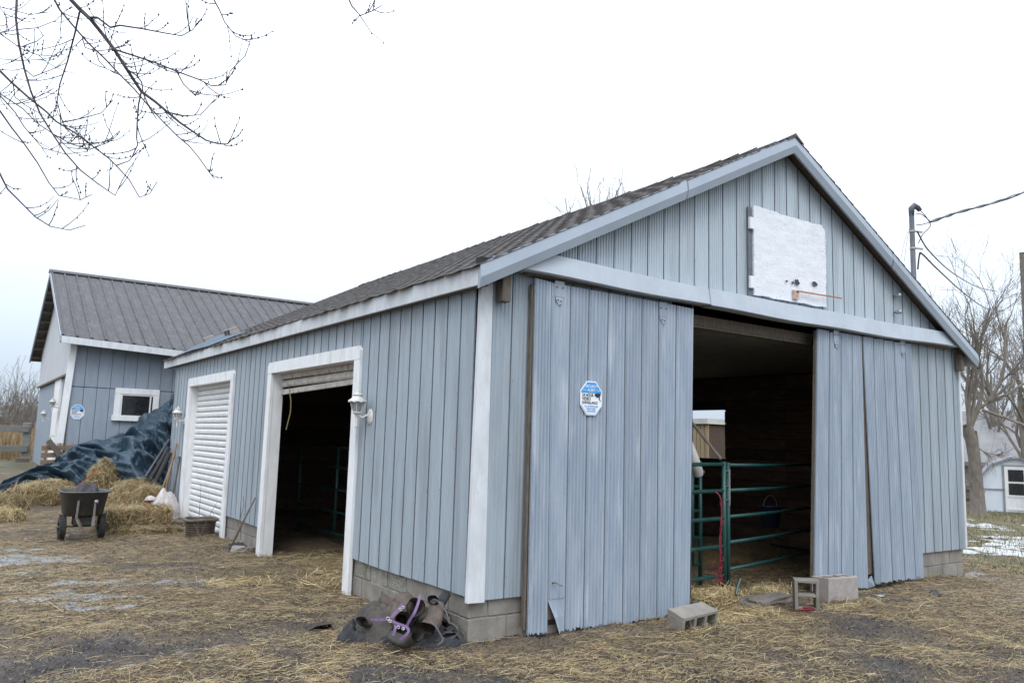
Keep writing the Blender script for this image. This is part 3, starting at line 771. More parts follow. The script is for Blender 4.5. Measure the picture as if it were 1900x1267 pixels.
for z in (4.30, 3.60):
    MB().box((3.49, -.125, z - .07), (3.56, -.09, z + .07)).build('hinge', WHITE, hat, bevel=.005)
def blot(x, z, r, y, mt, parent, name, n=11):
    vs = [(x, y, z)] + [(x + r * 1.5 * math.cos(a) * prng.uniform(.5, 1.2), y, z + r * math.sin(a) * prng.uniform(.5, 1.2)) for a in np.linspace(0, 2 * math.pi, n, endpoint=False)]
    return MB().add(vs, [(0, i + 1, (i + 1) % n + 1) for i in range(n)]).build(name, mt, parent)
for x, z, r in ((4.16, 3.70, .018), (4.28, 3.70, .02), (4.36, 3.72, .045), (4.72, 3.74, .036)):
    blot(x, z, r, -.123, SIGNK, hat, 'rot_hole')
MB().box((4.28, -.135, 3.50), (4.38, -.112, 3.61)).build('latch_plate', mat('rusty_latch', (.42, .24, .17), (.55, .48, .44), scale=25), hat)
MB().bar((4.33, -.145, 3.60), (5.22, -.17, 3.62), .012, .015).build('latch_bar', STICK, hat)

# insulators on the gable
for z in (3.85, 3.62):
    t = empty('insulator', (6.64, -.05, z), 'grey screw-in wire insulator on gable siding, ' + ('upper one' if z > 3.7 else 'just above the track cover'), 'insulator', 'gable wire insulators')
    MB().tube([(6.64, -.05, z), (6.64, -.10, z)], .012, 6).build('stud', RUST, t)
    MB().lathe([(.0, 0), (.03, .0), (.035, .02), (.02, .03), (.035, .045), (.03, .07), (0, .075)], (6.64, -.09, z), 10, Matrix.Rotation(R(90), 3, 'X')).build('spool', STEEL, t, smooth=True)

# ------------------------------------------------------------------ octagonal security sign
def text_mesh(s, size, loc, mt, parent, squeeze=1.0, align='LEFT'):
    c = bpy.data.curves.new('lettering', 'FONT'); c.body = s; c.size = size; c.align_x = align; c.extrude = .0004; c.offset = size * .012
    t = bpy.data.objects.new('tmp_text', c); col.objects.link(t)
    dg = bpy.context.evaluated_depsgraph_get()
    me = bpy.data.meshes.new_from_object(t.evaluated_get(dg))
    bpy.data.objects.remove(t)
    for v in me.vertices:
        x, y, z = v.co; v.co = (loc[0] + x * squeeze - ORG[parent][0], loc[1] - z - ORG[parent][1], loc[2] + y - ORG[parent][2])
    me.name = 'lettering'; me.materials.clear(); me.materials.append(mt)
    o = bpy.data.objects.new('lettering', me); col.objects.link(o); o.parent = parent; ORG[o] = ORG[parent]
    return o
def octa(cx, cz, hw, hh, k=.42):
    return [(cx - hw * k, cz + hh), (cx + hw * k, cz + hh), (cx + hw, cz + hh * k), (cx + hw, cz - hh * k), (cx + hw * k, cz - hh), (cx - hw * k, cz - hh), (cx - hw, cz - hh * k), (cx - hw, cz + hh * k)]
def sign(cx, y, cz, label, full=True):
    hw, hh = .136, .163
    t = empty('security_sign', (cx, y, cz), label, 'sign')
    p = octa(cx, cz, hw, hh)
    MB().add([(a, y, b) for a, b in p] + [(a, y + .006, b) for a, b in p], [tuple(reversed(range(8)))] + [(i, (i + 1) % 8, 8 + (i + 1) % 8, 8 + i) for i in range(8)]).build('plate', SIGNW, t)
    def flat(pts, dy, mt, name): return MB().add([(a, y - dy, b) for a, b in pts], [tuple(reversed(range(len(pts))))]).build(name, mt, t)
    q = octa(cx, cz, hw * .93, hh * .93)
    zc = cz + hh * .30
    flat([q[0], q[1], q[2], (cx + hw * .93, zc), (cx - hw * .93, zc), q[7]], .0016, SIGNB, 'blue_header')
    # thin border line round the lower half
    for (a, b) in ((q[3], q[4]), (q[4], q[5]), (q[5], q[6])):
        MB().bar((a[0], y - .0016, a[1]), (b[0], y - .0016, b[1]), .0012, .005, up=(0, -1, 0)).build('border_line', SIGNT, t)
    yl = y - .0030
    text_mesh('SECURITY', .036, (cx, yl, cz + hh * .62), SIGNW, t, .98, 'CENTER')
    text_mesh('ALERT', .036, (cx, yl, cz + hh * .40), SIGNW, t, .98, 'CENTER')
    for s in (-1, 1): MB().box((cx + s * .085 - .022, yl, cz + hh * .475 - .002), (cx + s * .085 + .022, yl + .001, cz + hh * .475 + .002)).build('header_rule', SIGNW, t)
    text_mesh('24 HOUR', .042, (cx - hw * .84, yl, cz + hh * .09), SIGNK, t, .80)
    text_mesh('VIDEO', .042, (cx - hw * .84, yl, cz - hh * .13), SIGNK, t, .86)
    text_mesh('SURVEILLANCE', .034, (cx - hw * .84, yl, cz - hh * .33), SIGNK, t, .84)
    for i, s in enumerate(('ALL ACTIVITIES ARE', 'MONITORED', '& RECORDED')):
        text_mesh(s, .021, (cx, yl, cz - hh * (.52 + i * .14)), SIGNB, t, .9, 'CENTER')
    # camera pictogram
    a, b = cx + hw * .48, cz + hh * .12
    flat([(a - .018, b + .030), (a + .048, b + .032), (a + .052, b + .018), (a + .040, b - .004), (a + .0, b - .012), (a - .012, b + .004)], .003, SIGNK, 'camera_pictogram')
    flat([(a + .030, b - .006), (a + .042, b - .006), (a + .040, b - .03), (a + .052, b - .034), (a + .052, b - .05), (a + .040, b - .036), (a + .026, b - .024)], .003, SIGNK, 'camera_pictogram')
    flat([(a - .018 + .009 * math.cos(k), b + .012 + .012 * math.sin(k)) for k in np.linspace(6.0, 0, 9)], .003, SIGNK, 'camera_pictogram')
    return t
sign(1.105, -.128, 2.127, 'octagonal blue and white security sign on the left sliding door')

# ------------------------------------------------------------------ wall lanterns
def lantern(x, y, z, label, side='x', parentless=True, sc_=1.0):
    t = empty('wall_lantern', (x, y, z), label, 'lantern', 'carriage lanterns')
    s = sc_
    def L(prof): return [(r * s, h * s) for r, h in prof]
    MB().lathe(L([(.0, -.17), (.014, -.168), (.017, -.155), (.012, -.14), (.016, -.06), (.024, -.03), (.03, -.02), (.05, -.012), (.055, .0), (.0, .002)]), (x, y, z), 10).build('tail_finial', LAMPM, t, smooth=True)
    MB().lathe(L([(.048, .0), (.082, .115)]), (x, y, z), 6).build('glass', GLASSL, t)
    ribs = MB()
    for k in range(6):
        a = 2 * math.pi * k / 6
        ribs.tube([(x + .05 * s * math.cos(a), y + .05 * s * math.sin(a), z), (x + .085 * s * math.cos(a), y + .085 * s * math.sin(a), z + .118 * s)], .005 * s, 4)
    ribs.build('glass_bars', LAMPM, t)
    cap = MB()
    n = 24; prof = L([(.100, .112), (.102, .124), (.075, .142), (.052, .165), (.05, .178), (.062, .186), (.05, .2), (.018, .206), (.012, .222), (.016, .235), (.0, .248)])
    cap.lathe(prof, (x, y, z), n)
    for k in range(n):
        if k % 3 == 0: 
            for r_ in (0, 1):
                v = cap.v[r_ * n + k]; cap.v[r_ * n + k] = (v[0], v[1], v[2] - .012 * s)
    cap.build('cap', LAMPM, t, smooth=True)
    w = BX0 - .035 if side == 'x' else x
    if side == 'x':
        MB().tube([(x, y, z - .02 * s), (x + .05, y - .03, z - .06 * s), (x + .10, y - .03, z - .03 * s), (w, y - .03, z - .045 * s)], [.014 * s] * 4, 8).build('arm', LAMPM, t, smooth=True)
        MB().lathe(L([(.0, .03), (.03, .028), (.045, .016), (.062, .01), (.066, .0)]), (w, y - .03, z - .045 * s), 14, Matrix.Rotation(R(-90), 3, 'Y'), sx=1.35).build('back_plate', LAMPM, t, smooth=True)
    else:
        MB().tube([(x, y, z - .02), (x + .14, y, z - .05)], .014, 6).build('arm', LAMPM, t)
    return t
lantern(BX0 - .18, 2.11, 1.96, 'white carriage lantern beside the open roll-up doorway')
lantern(BX0 - .18, 10.62, 1.94, 'white carriage lantern between blue tarp and closed roll-up door')

# ------------------------------------------------------------------ gates, horse and bucket inside
def pipe_gate(name, a, b, zs, r, label, post_a=True, posts=(), top=None):
    a = Vector(a); b = Vector(b)
    t = empty(name, (a.x, a.y, 0), label, 'gate')
    for z in zs:
        MB().tube([(a.x, a.y, z), ((a.x + b.x) / 2, (a.y + b.y) / 2, z - .008), (b.x, b.y, z)], r, 8).build('rail', GREENP, t, smooth=True)
    for s in posts:
        p = a.lerp(b, s)
        MB().tube([(p.x, p.y, -.02 if s in (0, 1) else zs[0]), (p.x, p.y, zs[-1] + (.03 if s in (0, 1) else 0))], r * 1.25, 8).build('post', GREENP, t, smooth=True)
    return t
gt = pipe_gate('pipe_gate', (3.80, .48), (6.35, 1.08), [.27, .58, .88, 1.19, 1.49], .021, 'green pipe gate panel across the right half of the gable doorway', posts=(0, 1))
MB().tube([at(1374, 1073, 8.9), at(1368, 1090, 8.85), at(1366, 1103, 8.8)], .018, 7).build('foot_brace', GREENP, gt)
gt2 = pipe_gate('pipe_gate', (3.68, .44), (1.9, .30), [.22, .55, .87, 1.19, 1.50], .023, 'green pipe gate with red rope, half behind the left sliding door', posts=(0, 1))
MB().tube([(3.76, .42, 1.02), (3.76, .42, 1.44)], .008, 6).build('latch_rod', STEEL, gt2)
for z in (1.42, 1.24, 1.08): MB().tube([(3.68, .44, z), (3.80, .46, z)], .007, 6).build('latch_pin', STEEL, gt2)
MB().tube([at(1338, 852, 8.45), at(1285, 785, 8.9), at(1270, 766, 9.0)], .016, 6).build('diagonal_brace', OLDWOOD, gt2)
gt3 = pipe_gate('pipe_gate', (3.9, 1.0), (2.0, 1.5), [.25, .57, .9, 1.2, 1.48], .021, 'second green gate standing further back, behind the rope-tied gate', posts=(0, 1, .06))
gt4 = pipe_gate('pipe_gate', (1.25, 4.2), (1.25, 7.9), [.17, .50, .85, 1.20, 1.52], .02, 'green pipe gate in the dark behind the open roll-up doorway', posts=(0, .55, 1))
# red rope hanging on the gate post
rp = MB()
p0 = [at(1329, 912, 8.25), at(1336, 920, 8.22), at(1339, 940, 8.22), at(1339, 965, 8.2), at(1337, 990, 8.2), at(1336, 1015, 8.18), at(1337, 1045, 8.18), at(1339, 1075, 8.16)]
rr_ = random.Random(8)
for k in range(6):
    pp_ = []
    for i in range(len(p0) - 1):
        for f in (0, .33, .66):
            pp_.append(p0[i].lerp(p0[i + 1], f) + Vector((rr_.gauss(0, .007), rr_.gauss(0, .005), 0)))
    rp.tube(pp_[(0 if k < 4 else 9):], .0042, 5)
for k in range(16):
    a_ = at(rr_.uniform(1322, 1341), rr_.uniform(1030, 1070), 8.15)
    rp.tube([a_, a_ + Vector((rr_.gauss(0, .03), rr_.gauss(0, .02), -.03)), a_ + Vector((rr_.gauss(0, .05), rr_.gauss(0, .03), -.08 + rr_.gauss(0, .03)))], .004, 4)
tag(rp.build('red_rope', ROPE, smooth=True), 'frayed red rope hanging down the green gate post', 'rope')
# bucket
bk = empty('feed_bucket', (5.75, 1.35, .62), 'dark blue bucket hung behind the gable doorway gate', 'bucket')
MB().lathe([(.0, 0), (.12, 0), (.15, .28), (.158, .28), (.158, .30), (.145, .30), (.115, .02), (0, .02)], (5.75, 1.35, .60), 18).build('pail', BUCKET, bk, smooth=True)
MB().tube([(5.75 + .15 * math.cos(a), 1.35, .88 + .16 * math.sin(a)) for a in np.linspace(0, math.pi, 9)], .004, 5).build('bail_handle', STEEL, bk)

def skin_body(name, verts, edges, radii, mt, parent, sub=2, root=0):
    me = bpy.data.meshes.new(name); me.from_pydata(verts, edges, [])
    o = bpy.data.objects.new(name, me); col.objects.link(o)
    sk = o.modifiers.new('skin', 'SKIN'); 
    sl_ = me.skin_vertices[0].data
    for i, r_ in enumerate(radii):
        sl_[i].radius = r_ if hasattr(r_, '__len__') else (r_, r_); sl_[i].use_root = (i == root)
    sb = o.modifiers.new('sub', 'SUBSURF'); sb.levels = sub; sb.render_levels = sub
    dg = bpy.context.evaluated_depsgraph_get()
    me2 = bpy.data.meshes.new_from_object(o.evaluated_get(dg))
    bpy.data.objects.remove(o)
    off = ORG[parent]
    for v in me2.vertices: v.co = v.co - off
    me2.materials.clear(); me2.materials.append(mt)
    for p in me2.polygons: p.use_smooth = True
    o = bpy.data.objects.new(name, me2); col.objects.link(o); o.parent = parent; ORG[o] = off
    return o
hy = 1.42
horse = empty('horse', (2.4, hy, 0), 'pale grey horse, only its muzzle past the left sliding door', 'horse')
mz = at(1298, 878, 9.35)
hv = [(1.45, hy, 1.36), (1.95, hy, 1.32), (2.5, hy, 1.30), (2.85, hy, 1.42), (3.15, hy, 1.72), (mz.x - .62, hy, 2.03), (mz.x - .46, mz.y, 1.98), (mz.x - .28, mz.y, 1.75), (mz.x - .12, mz.y, mz.z + .17), (mz.x - .02, mz.y, mz.z), (mz.x - .01, mz.y, mz.z - .05)]
hr = [.26, .30, .29, .25, .17, .12, (.115, .15), (.10, .12), (.075, .085), (.068, .07), (.05, .05)]
he = [(i, i + 1) for i in range(10)]
def leg(root, x, dy, zs, xs, rs):
    prev = root
    for z, xx, r_ in zip(zs, xs, rs):
        hv.append((xx, hy + dy, z)); hr.append(r_); he.append((prev, len(hv) - 1)); prev = len(hv) - 1
for dy in (-.16, .16):
    leg(0, 1.45, dy, [1.05, .80, .52, .12, .03], [1.42, 1.50, 1.30, 1.36, 1.42], [.15, .10, .065, .045, .06])
    leg(3, 2.85, dy * .9, [1.0, .78, .50, .12, .03], [2.85, 2.83, 2.86, 2.84, 2.89], [.13, .085, .06, .042, .058])
skin_body('body', hv, he, hr, HORSE, horse, 2, 1)
for s in (-1, 1):
    MB().lathe([(.0, .0), (.035, .02), (.03, .09), (.0, .15)], (mz.x - .60, mz.y + s * .07, 2.10), 8).build('ear', HORSE, horse, smooth=True)
    MB().lathe([(0, -.012), (.016, -.006), (.018, .004), (0, .012)], (mz.x - .33, mz.y + s * .115, 1.82), 8, Matrix.Rotation(R(90), 3, 'X')).build('eye', SIGNK, horse, smooth=True)
    MB().lathe([(0, -.004), (.016, -.002), (.014, .004), (0, .006)], (mz.x + .02, mz.y + s * .05, mz.z + .02), 8, Matrix.Rotation(R(90), 3, 'X'), sx=.7).build('nostril', HORSED, horse)
MB().tube([(1.2, hy, 1.4), (1.1, hy, 1.2), (1.08, hy, .8), (1.1, hy, .5)], [.04, .06, .07, .02], 8).build('tail', HORSE, horse, smooth=True)
MB().tube([(mz.x - .60, hy, 2.16), (3.2, hy, 1.93), (2.85, hy, 1.70)], [.03, .05, .03], 6, squash=1.2).build('mane', HORSE, horse, smooth=True)

# ------------------------------------------------------------------ loose concrete blocks
def cinder(name, size, M, mt, label, holes=3, vertical_holes=False, group=None):
    """hollow block: local x length, y depth (hole axis), z height; M places it"""
    L_, D_, H_ = size; w = .034
    t = empty(name, M.translation, label, 'concrete block', group)
    mb = MB()
    def bx(a, b):
        p = [(a[0], a[1], a[2]), (b[0], a[1], a[2]), (b[0], b[1], a[2]), (a[0], b[1], a[2]), (a[0], a[1], b[2]), (b[0], a[1], b[2]), (b[0], b[1], b[2]), (a[0], b[1], b[2])]
        mb.hexa([M @ Vector(q) for q in p])
    bx((-L_ / 2, 0, 0), (L_ / 2, D_, w)); bx((-L_ / 2, 0, H_ - w), (L_ / 2, D_, H_))
    n = holes + 1; step = (L_ - w) / holes
    for i in range(n):
        x = -L_ / 2 + i * step
        bx((x, .0006, w - .001), (x + w, D_ - .0006, H_ - w + .001))
    o = mb.build('block', mt, t)
    bm = bmesh.new(); bm.from_mesh(o.data)
    bmesh.ops.bevel(bm, geom=bm.edges[:], offset=.006, segments=2, affect='EDGES', profile=.5)
    for v in bm.verts:
        q = mnoise.noise(v.co * 17) * .012; v.co += Vector((q, mnoise.noise(v.co * 31 + Vector((3, 1, 2))) * .006, q))
    bm.to_mesh(o.data); bm.free()
    return t
# half-buried, tilted block lying by the left door
M1 = Matrix.Translation((2.07, -.62, -.045)) @ Matrix.Rotation(R(-3), 4, 'Z') @ Matrix.Rotation(R(-5), 4, 'Y') @ Matrix.Rotation(R(12), 4, 'X')
cinder('concrete_block', (.46, .22, .19), M1, BLOCK, 'mossy three-hole concrete block lying tilted below the left sliding door')
M2 = Matrix.Translation((3.86, -.545, -.02)) @ Matrix.Rotation(R(-46), 4, 'Z') @ Matrix.Rotation(R(-90), 4, 'Y') @ Matrix.Translation((.16, 0, -.12))
cinder('concrete_block', (.32, .17, .25), M2, BLOCK, 'concrete block standing on end with its two holes facing out', holes=2)
M3 = Matrix.Translation((4.76, -.40, -.03)) @ Matrix.Rotation(R(-7), 4, 'Z') @ Matrix.Translation((0, 0, 0)) @ Matrix.Rotation(R(90), 4, 'X') @ Matrix.Translation((0, .0, -.24))
cinder('concrete_block', (.50, .27, .24), M3, BLOCKL, 'clean pale concrete block lying against the right sliding door', holes=3)
tag(MB().tube([at(1482, 1130, 8.45), at(1492, 1131, 8.44), at(1502, 1130, 8.42), at(1512, 1129, 8.40), at(1506, 1127, 8.42), at(1490, 1127, 8.46)], .012, 5).build('red_strap', ROPE), 'red rope end trapped under the upright concrete block', 'rope')

# threshold stones
def stone(name, c, sx, sy, sz, label, mt=SLABM, seed=0, rot=0):
    bm = bmesh.new(); bmesh.ops.create_icosphere(bm, subdivisions=4, radius=1)
    M = Matrix.Rotation(rot, 3, 'Z')
    for v in bm.verts:
        p = v.co.normalized(); k = max(abs(p.x), abs(p.y), abs(p.z)); p = p.lerp(p / k, .55)
        d = 1 + .22 * mnoise.noise(p * 1.7 + Vector((seed, 0, 0))) + .08 * mnoise.noise(p * 5 + Vector((seed, 3, 0)))
        v.co = M @ Vector((p.x * sx * d, p.y * sy * d, p.z * sz * d))
    me = bpy.data.meshes.new(name); bm.to_mesh(me); bm.free(); me.materials.append(mt)
    for p in me.polygons: p.use_smooth = True
    o = bpy.data.objects.new(name, me); col.objects.link(o); o.location = c
    return tag(o, label, 'stone')
stone('threshold_stone', (3.85, -.02, .0), .42, .15, .055, 'flat stone half covered by straw in the gable doorway', seed=2, rot=R(8))
stone('door_stone', (2.52, -.18, .06), .05, .05, .07, 'small dark stone at the left door corner', CLOTHD, 5)
tag(MB().hexa([(8.0, -.36, -.09), (8.9, -.20, -.09), (8.85, .12, -.09), (7.95, -.05, -.09), (8.0, -.36, -.045), (8.9, -.20, -.045), (8.85, .12, -.045), (7.95, -.05, -.045)]).build('plank', PLANKM, bevel=.008), 'short grey plank lying by the far front corner of the barn', 'plank')

def cloth_blob(name, c, rx, ry, h, mt, label, cat, seed, rot=0, n=44, fold=.35, freq=4, base=None, parent=None):
    pts = []; cr, sr = math.cos(rot), math.sin(rot)
    for j in range(n):
        for i in range(n):
            u, v = i / (n - 1) * 2 - 1, j / (n - 1) * 2 - 1
            # square to disc
            du, dv = u * math.sqrt(1 - v * v / 2), v * math.sqrt(1 - u * u / 2)
            e = 1 + .25 * mnoise.noise(Vector((du * 2, dv * 2, seed)))
            x, y = du * rx * e, dv * ry * e
            r2 = min(1, du * du + dv * dv)
            q = Vector((x / rx * freq * .5, y / ry * freq * .5, seed * 1.7))
            wq = mnoise.noise(q * .8) * 3.2; an_ = seed * .9 + mnoise.noise(q * .5) * 1.2; rid = .5 + .5 * math.sin((q.x * math.cos(an_) + q.y * math.sin(an_)) * 3.2 + wq); rid2 = .5 + .5 * math.sin((q.x * math.sin(an_) - q.y * math.cos(an_)) * 6.5 + wq * 1.7)
            zz = h * (1 - r2) ** .55 * (1 - fold + fold * (rid * .65 + rid2 * .35)) + (.05 * h * (1 - abs(mnoise.noise(q * 5)) * 3) + .03 * h * mnoise.noise(q * 11)) * (1 - r2)
            wx = c[0] + x * cr - y * sr; wy = c[1] + x * sr + y * cr
            pts.append((wx, wy, (base if base is not None else float(gz(wx, wy))) - .012 + max(0, zz)))
    o = MB().grid(pts, n, n).build(name, mt, parent, smooth=True, origin=c if parent is None else None)
    if parent is None: tag(o, label, cat)
    return o
cloth_blob('dropped_glove', (6.04, -.78, 0), .09, .06, .09, SIGNK, 'small black glove dropped on straw right of the pale block', 'glove', 3, n=18)
tag(MB().box((5.15, -.62, .03), (5.23, -.56, .038)).build('plastic_scrap', SCRAP), 'pale blue plastic scrap on straw before the right sliding door', 'scrap')

# ------------------------------------------------------------------ heap of old tack at the near corner
cloth_blob('horse_blanket', (-.60, .42, 0), .48, .30, .36, LEATHG, 'crumpled grey-brown horse blanket under the heap at the barn corner', 'blanket', 8, R(-22), 90, .62, 5)
cloth_blob('horse_blanket', (-.86, .46, 0), .22, .19, .22, LEATHB, 'dark grey canvas bundle at the left end of the heap', 'blanket', 21, R(-30), 60, .55, 4)
cloth_blob('horse_blanket', (-.50, .14, 0), .40, .17, .20, LEATHB, 'blackish blanket edge at the front of the heap', 'blanket', 30, R(-20), 70, .65, 6)
cloth_blob('horse_blanket', (-.20, .30, 0), .24, .18, .30, LEATHB, 'dark blanket fold at the right end of the heap by the block corner', 'blanket', 37, R(-20), 60, .6, 4)
def flap(parent, c, w, l, yaw, curl, mt, seed, tilt=.3):
    c = Vector(c); n = 19; pts = []
    Mr = Matrix.Rotation(yaw, 3, 'Z') @ Matrix.Rotation(tilt, 3, 'X')
    for j in range(n):
        for i in range(n):
            u, v = i / (n - 1) * 2 - 1, j / (n - 1) * 2 - 1
            du, dv = u * math.sqrt(1 - v * v / 2.6) * .5, v * math.sqrt(1 - u * u / 2.6) * .5
            a = dv * curl; rr_ = l / max(.2, abs(curl))
            p = Vector((du * w, math.sin(a) * rr_, (math.cos(a) - 1) * rr_ + .045 * mnoise.noise(Vector((du * 3, dv * 3, seed))) + .012 * math.sin(du * 16 + seed + 3 * mnoise.noise(Vector((dv * 3, du * 2, seed))))))
            q = c + Mr @ p; q.z = max(q.z, float(gz(q.x, q.y)) + .004); pts.append(q)
    return MB().grid(pts, n, n).build('fold', mt, parent, smooth=True)
heap = [o for o in col.objects if o.name.startswith('horse_blanket')]
fr_ = random.Random(14)
for k in range(18):
    t_ = fr_.random(); cx0 = -.84 + .66 * t_; cy0 = .50 - .34 * t_ + fr_.uniform(-.20, .12)
    flap(heap[fr_.choice([0, 0, 1, 2, 3])], (cx0, cy0, fr_.uniform(.08, .22)), fr_.uniform(.14, .26), fr_.uniform(.18, .32), fr_.uniform(0, 6.28), fr_.uniform(1.0, 2.6), fr_.choice([LEATH, LEATH, LEATHG, LEATHG, LEATHB]), k * 3.1, fr_.uniform(-.2, .4))
def open_tube(name, a, b, ra, rb, mt, label, squash=.8, seed=0):
    a = Vector(a); b = Vector(b); mb = MB(); n = 20; mth = .010
    d = (b - a).normalized(); s = d.cross(Vector((0, 0, 1))).normalized(); t = s.cross(d)
    rows = []
    K = 9
    seq = [(i / (K - 1), 0) for i in range(K)]
    ring = []
    for inner in (0, 1):
        for i in (range(K) if inner == 0 else reversed(range(K))):
            f = i / (K - 1); r_ = ra + (rb - ra) * f - inner * mth
            c = a.lerp(b, f) + t * (-.05 * math.sin(f * math.pi))
            for k in range(n):
                an = 2 * math.pi * k / n
                w = 1 + .16 * mnoise.noise(Vector((math.cos(an) * 1.3 + seed, math.sin(an) * 1.3, f * 2.4))) + .07 * mnoise.noise(Vector((an * 2, f * 7, seed)))
                ring.append(c + (s * math.cos(an) + t * math.sin(an) * squash) * r_ * w)
    mb.v = [tuple(p) for p in ring]
    R_ = 2 * K
    for i in range(R_ - 1):
        for k in range(n):
            k2 = (k + 1) % n; mb.f.append((i * n + k, (i + 1) * n + k, (i + 1) * n + k2, i * n + k2))
    return tag(mb.build(name, mt, None, smooth=True), label, 'leather cuff')
open_tube('leather_cuff', at(771, 1127, 6.50), at(748, 1112, 6.78), .085, .075, LEATH, 'open brown leather cuff at the back of the heap, behind the purple strap', .95, 1)
open_tube('leather_cuff', at(748, 1150, 6.38), at(735, 1130, 6.70), .072, .07, LEATH, 'round open leather cuff in the middle of the heap', .95, 3)
open_tube('leather_cuff', at(790, 1165, 6.42), at(812, 1122, 6.66), .085, .07, LEATH, 'upright brown leather cuff leaning at the right of the heap', .8, 5)
open_tube('leather_cuff', at(672, 1152, 6.50), at(715, 1138, 6.75), .065, .06, LEATHG, 'flattened dark cuff opening to the left of the heap', .6, 7)
open_tube('leather_cuff', at(706, 1110, 6.86), at(760, 1112, 6.90), .085, .07, LEATH, 'brown leather flap against the foundation behind the heap', .7, 9)
open_tube('leather_cuff', at(775, 1178, 6.25), at(728, 1178, 6.40), .080, .065, LEATHG, 'olive canvas cuff at the front right of the heap', .62, 12)
open_tube('leather_cuff', at(803, 1112, 6.62), at(826, 1104, 6.84), .05, .05, LEATHB, 'dark narrow cuff on top of the heap by the block corner', .8, 14)
def ribbon(mb, path, w, up=(0, -.7, .7), th=.004):
    path = [Vector(p) for p in path]
    # smooth (Catmull-Rom)
    P_ = []
    for i in range(len(path) - 1):
        p0 = path[max(i - 1, 0)]; p1 = path[i]; p2 = path[i + 1]; p3 = path[min(i + 2, len(path) - 1)]
        for k in range(4):
            t = k / 4; P_.append(.5 * (2 * p1 + (p2 - p0) * t + (2 * p0 - 5 * p1 + 4 * p2 - p3) * t * t + (3 * p1 - p0 - 3 * p2 + p3) * t ** 3))
    P_.append(path[-1]); u0 = Vector(up).normalized(); b = len(mb.v)
    for i, p in enumerate(P_):
        d = (P_[min(i + 1, len(P_) - 1)] - P_[max(i - 1, 0)]).normalized(); s = d.cross(u0).normalized() * w / 2; u = s.cross(d).normalized() * th / 2
        mb.v += [tuple(p - s - u), tuple(p + s - u), tuple(p + s + u), tuple(p - s + u)]
    for i in range(len(P_) - 1):
        for k in range(4):
            k2 = (k + 1) % 4; mb.f.append((b + i * 4 + k, b + i * 4 + k2, b + i * 4 + 4 + k2, b + i * 4 + 4 + k))
    return mb
TOC = tuple((CAM - Vector((-.5, .4, .2))).normalized())
hl = empty('halter', (-.55, .2, .1), 'purple webbing horse halter with chrome buckles draped over the heap', 'halter')
for nm, pth in (('crown_strap', [at(779, 1104, 6.32), at(776, 1118, 6.26), at(768, 1138, 6.20), at(760, 1150, 6.2), at(755, 1161, 6.2)]),
                ('cheek_strap', [at(746, 1121, 6.42), at(738, 1131, 6.34), at(731, 1140, 6.30), at(725, 1145, 6.28)]),
                ('nose_strap', [at(688, 1149, 6.38), at(702, 1149, 6.33), at(716, 1149, 6.30)]),
                ('throat_strap', [at(724, 1150, 6.27), at(737, 1156, 6.22), at(748, 1160, 6.19), at(756, 1164, 6.17), at(758, 1171, 6.15), at(752, 1178, 6.14), at(742, 1186, 6.14)]),
                ('chin_strap', [at(734, 1157, 6.24), at(733, 1167, 6.19), at(729, 1178, 6.17)])):
    ribbon(MB(), pth, .021, TOC).build(nm, PURPLE, hl, smooth=False)
def ringlet(p, r, parent, name='buckle', mt=CHROME, tilt=0):
    p = Vector(p); n = Vector(TOC); s = n.cross(Vector((0, 0, 1))).normalized(); t = n.cross(s)
    MB().tube([p + (s * math.cos(a + tilt) + t * math.sin(a + tilt) * .75) * r for a in np.linspace(0, 2 * math.pi, 13)], .0035, 5, cap=False).build(name, mt, parent, smooth=True)
for q, r_ in ((at(720, 1147, 6.24), .015), (at(724, 1152, 6.23), .012), (at(743, 1130, 6.33), .012), (at(748, 1126, 6.34), .011), (at(739, 1163, 6.17), .012), (at(748, 1166, 6.14), .011)):
    ringlet(q, r_, hl)
t = ribbon(MB(), [at(798, 1116, 6.60), at(806, 1111, 6.58), at(817, 1119, 6.56), at(828, 1135, 6.54), at(834, 1153, 6.52), at(843, 1158, 6.52), at(850, 1168, 6.5), at(847, 1177, 6.5), at(836, 1184, 6.5)], .010, TOC).build('surcingle_strap', GREYWEB)
tag(t, 'dark grey strap looping down the right side of the heap', 'strap')
t = ribbon(MB(), [at(795, 1150, 6.34), at(806, 1158, 6.32), at(815, 1172, 6.3), at(822, 1186, 6.28), at(812, 1196, 6.26)], .010, TOC).build('binding_strap', GREYWEB)
tag(t, 'thin grey binding curling down the front of the heap', 'strap')
q0, q1, q2, q3, q4 = at(566, 1173, 6.95), at(588, 1161, 7.05), at(612, 1157, 7.1), at(630, 1177, 7.0), at(600, 1172, 7.35)
tag(MB().add([q0, q1, q2, q3, q4, q1 + Vector((.12, .35, -.03)), q2 + Vector((.12, .35, -.06))], [(0, 1, 5), (1, 2, 6, 5), (2, 3, 6), (0, 5, 4)]).build('roofing_scrap', mat('dark_felt', (.035, .026, .02), (.06, .045, .035), rough=.9)), 'dark brown scrap of roofing felt tenting up left of the heap', 'scrap')

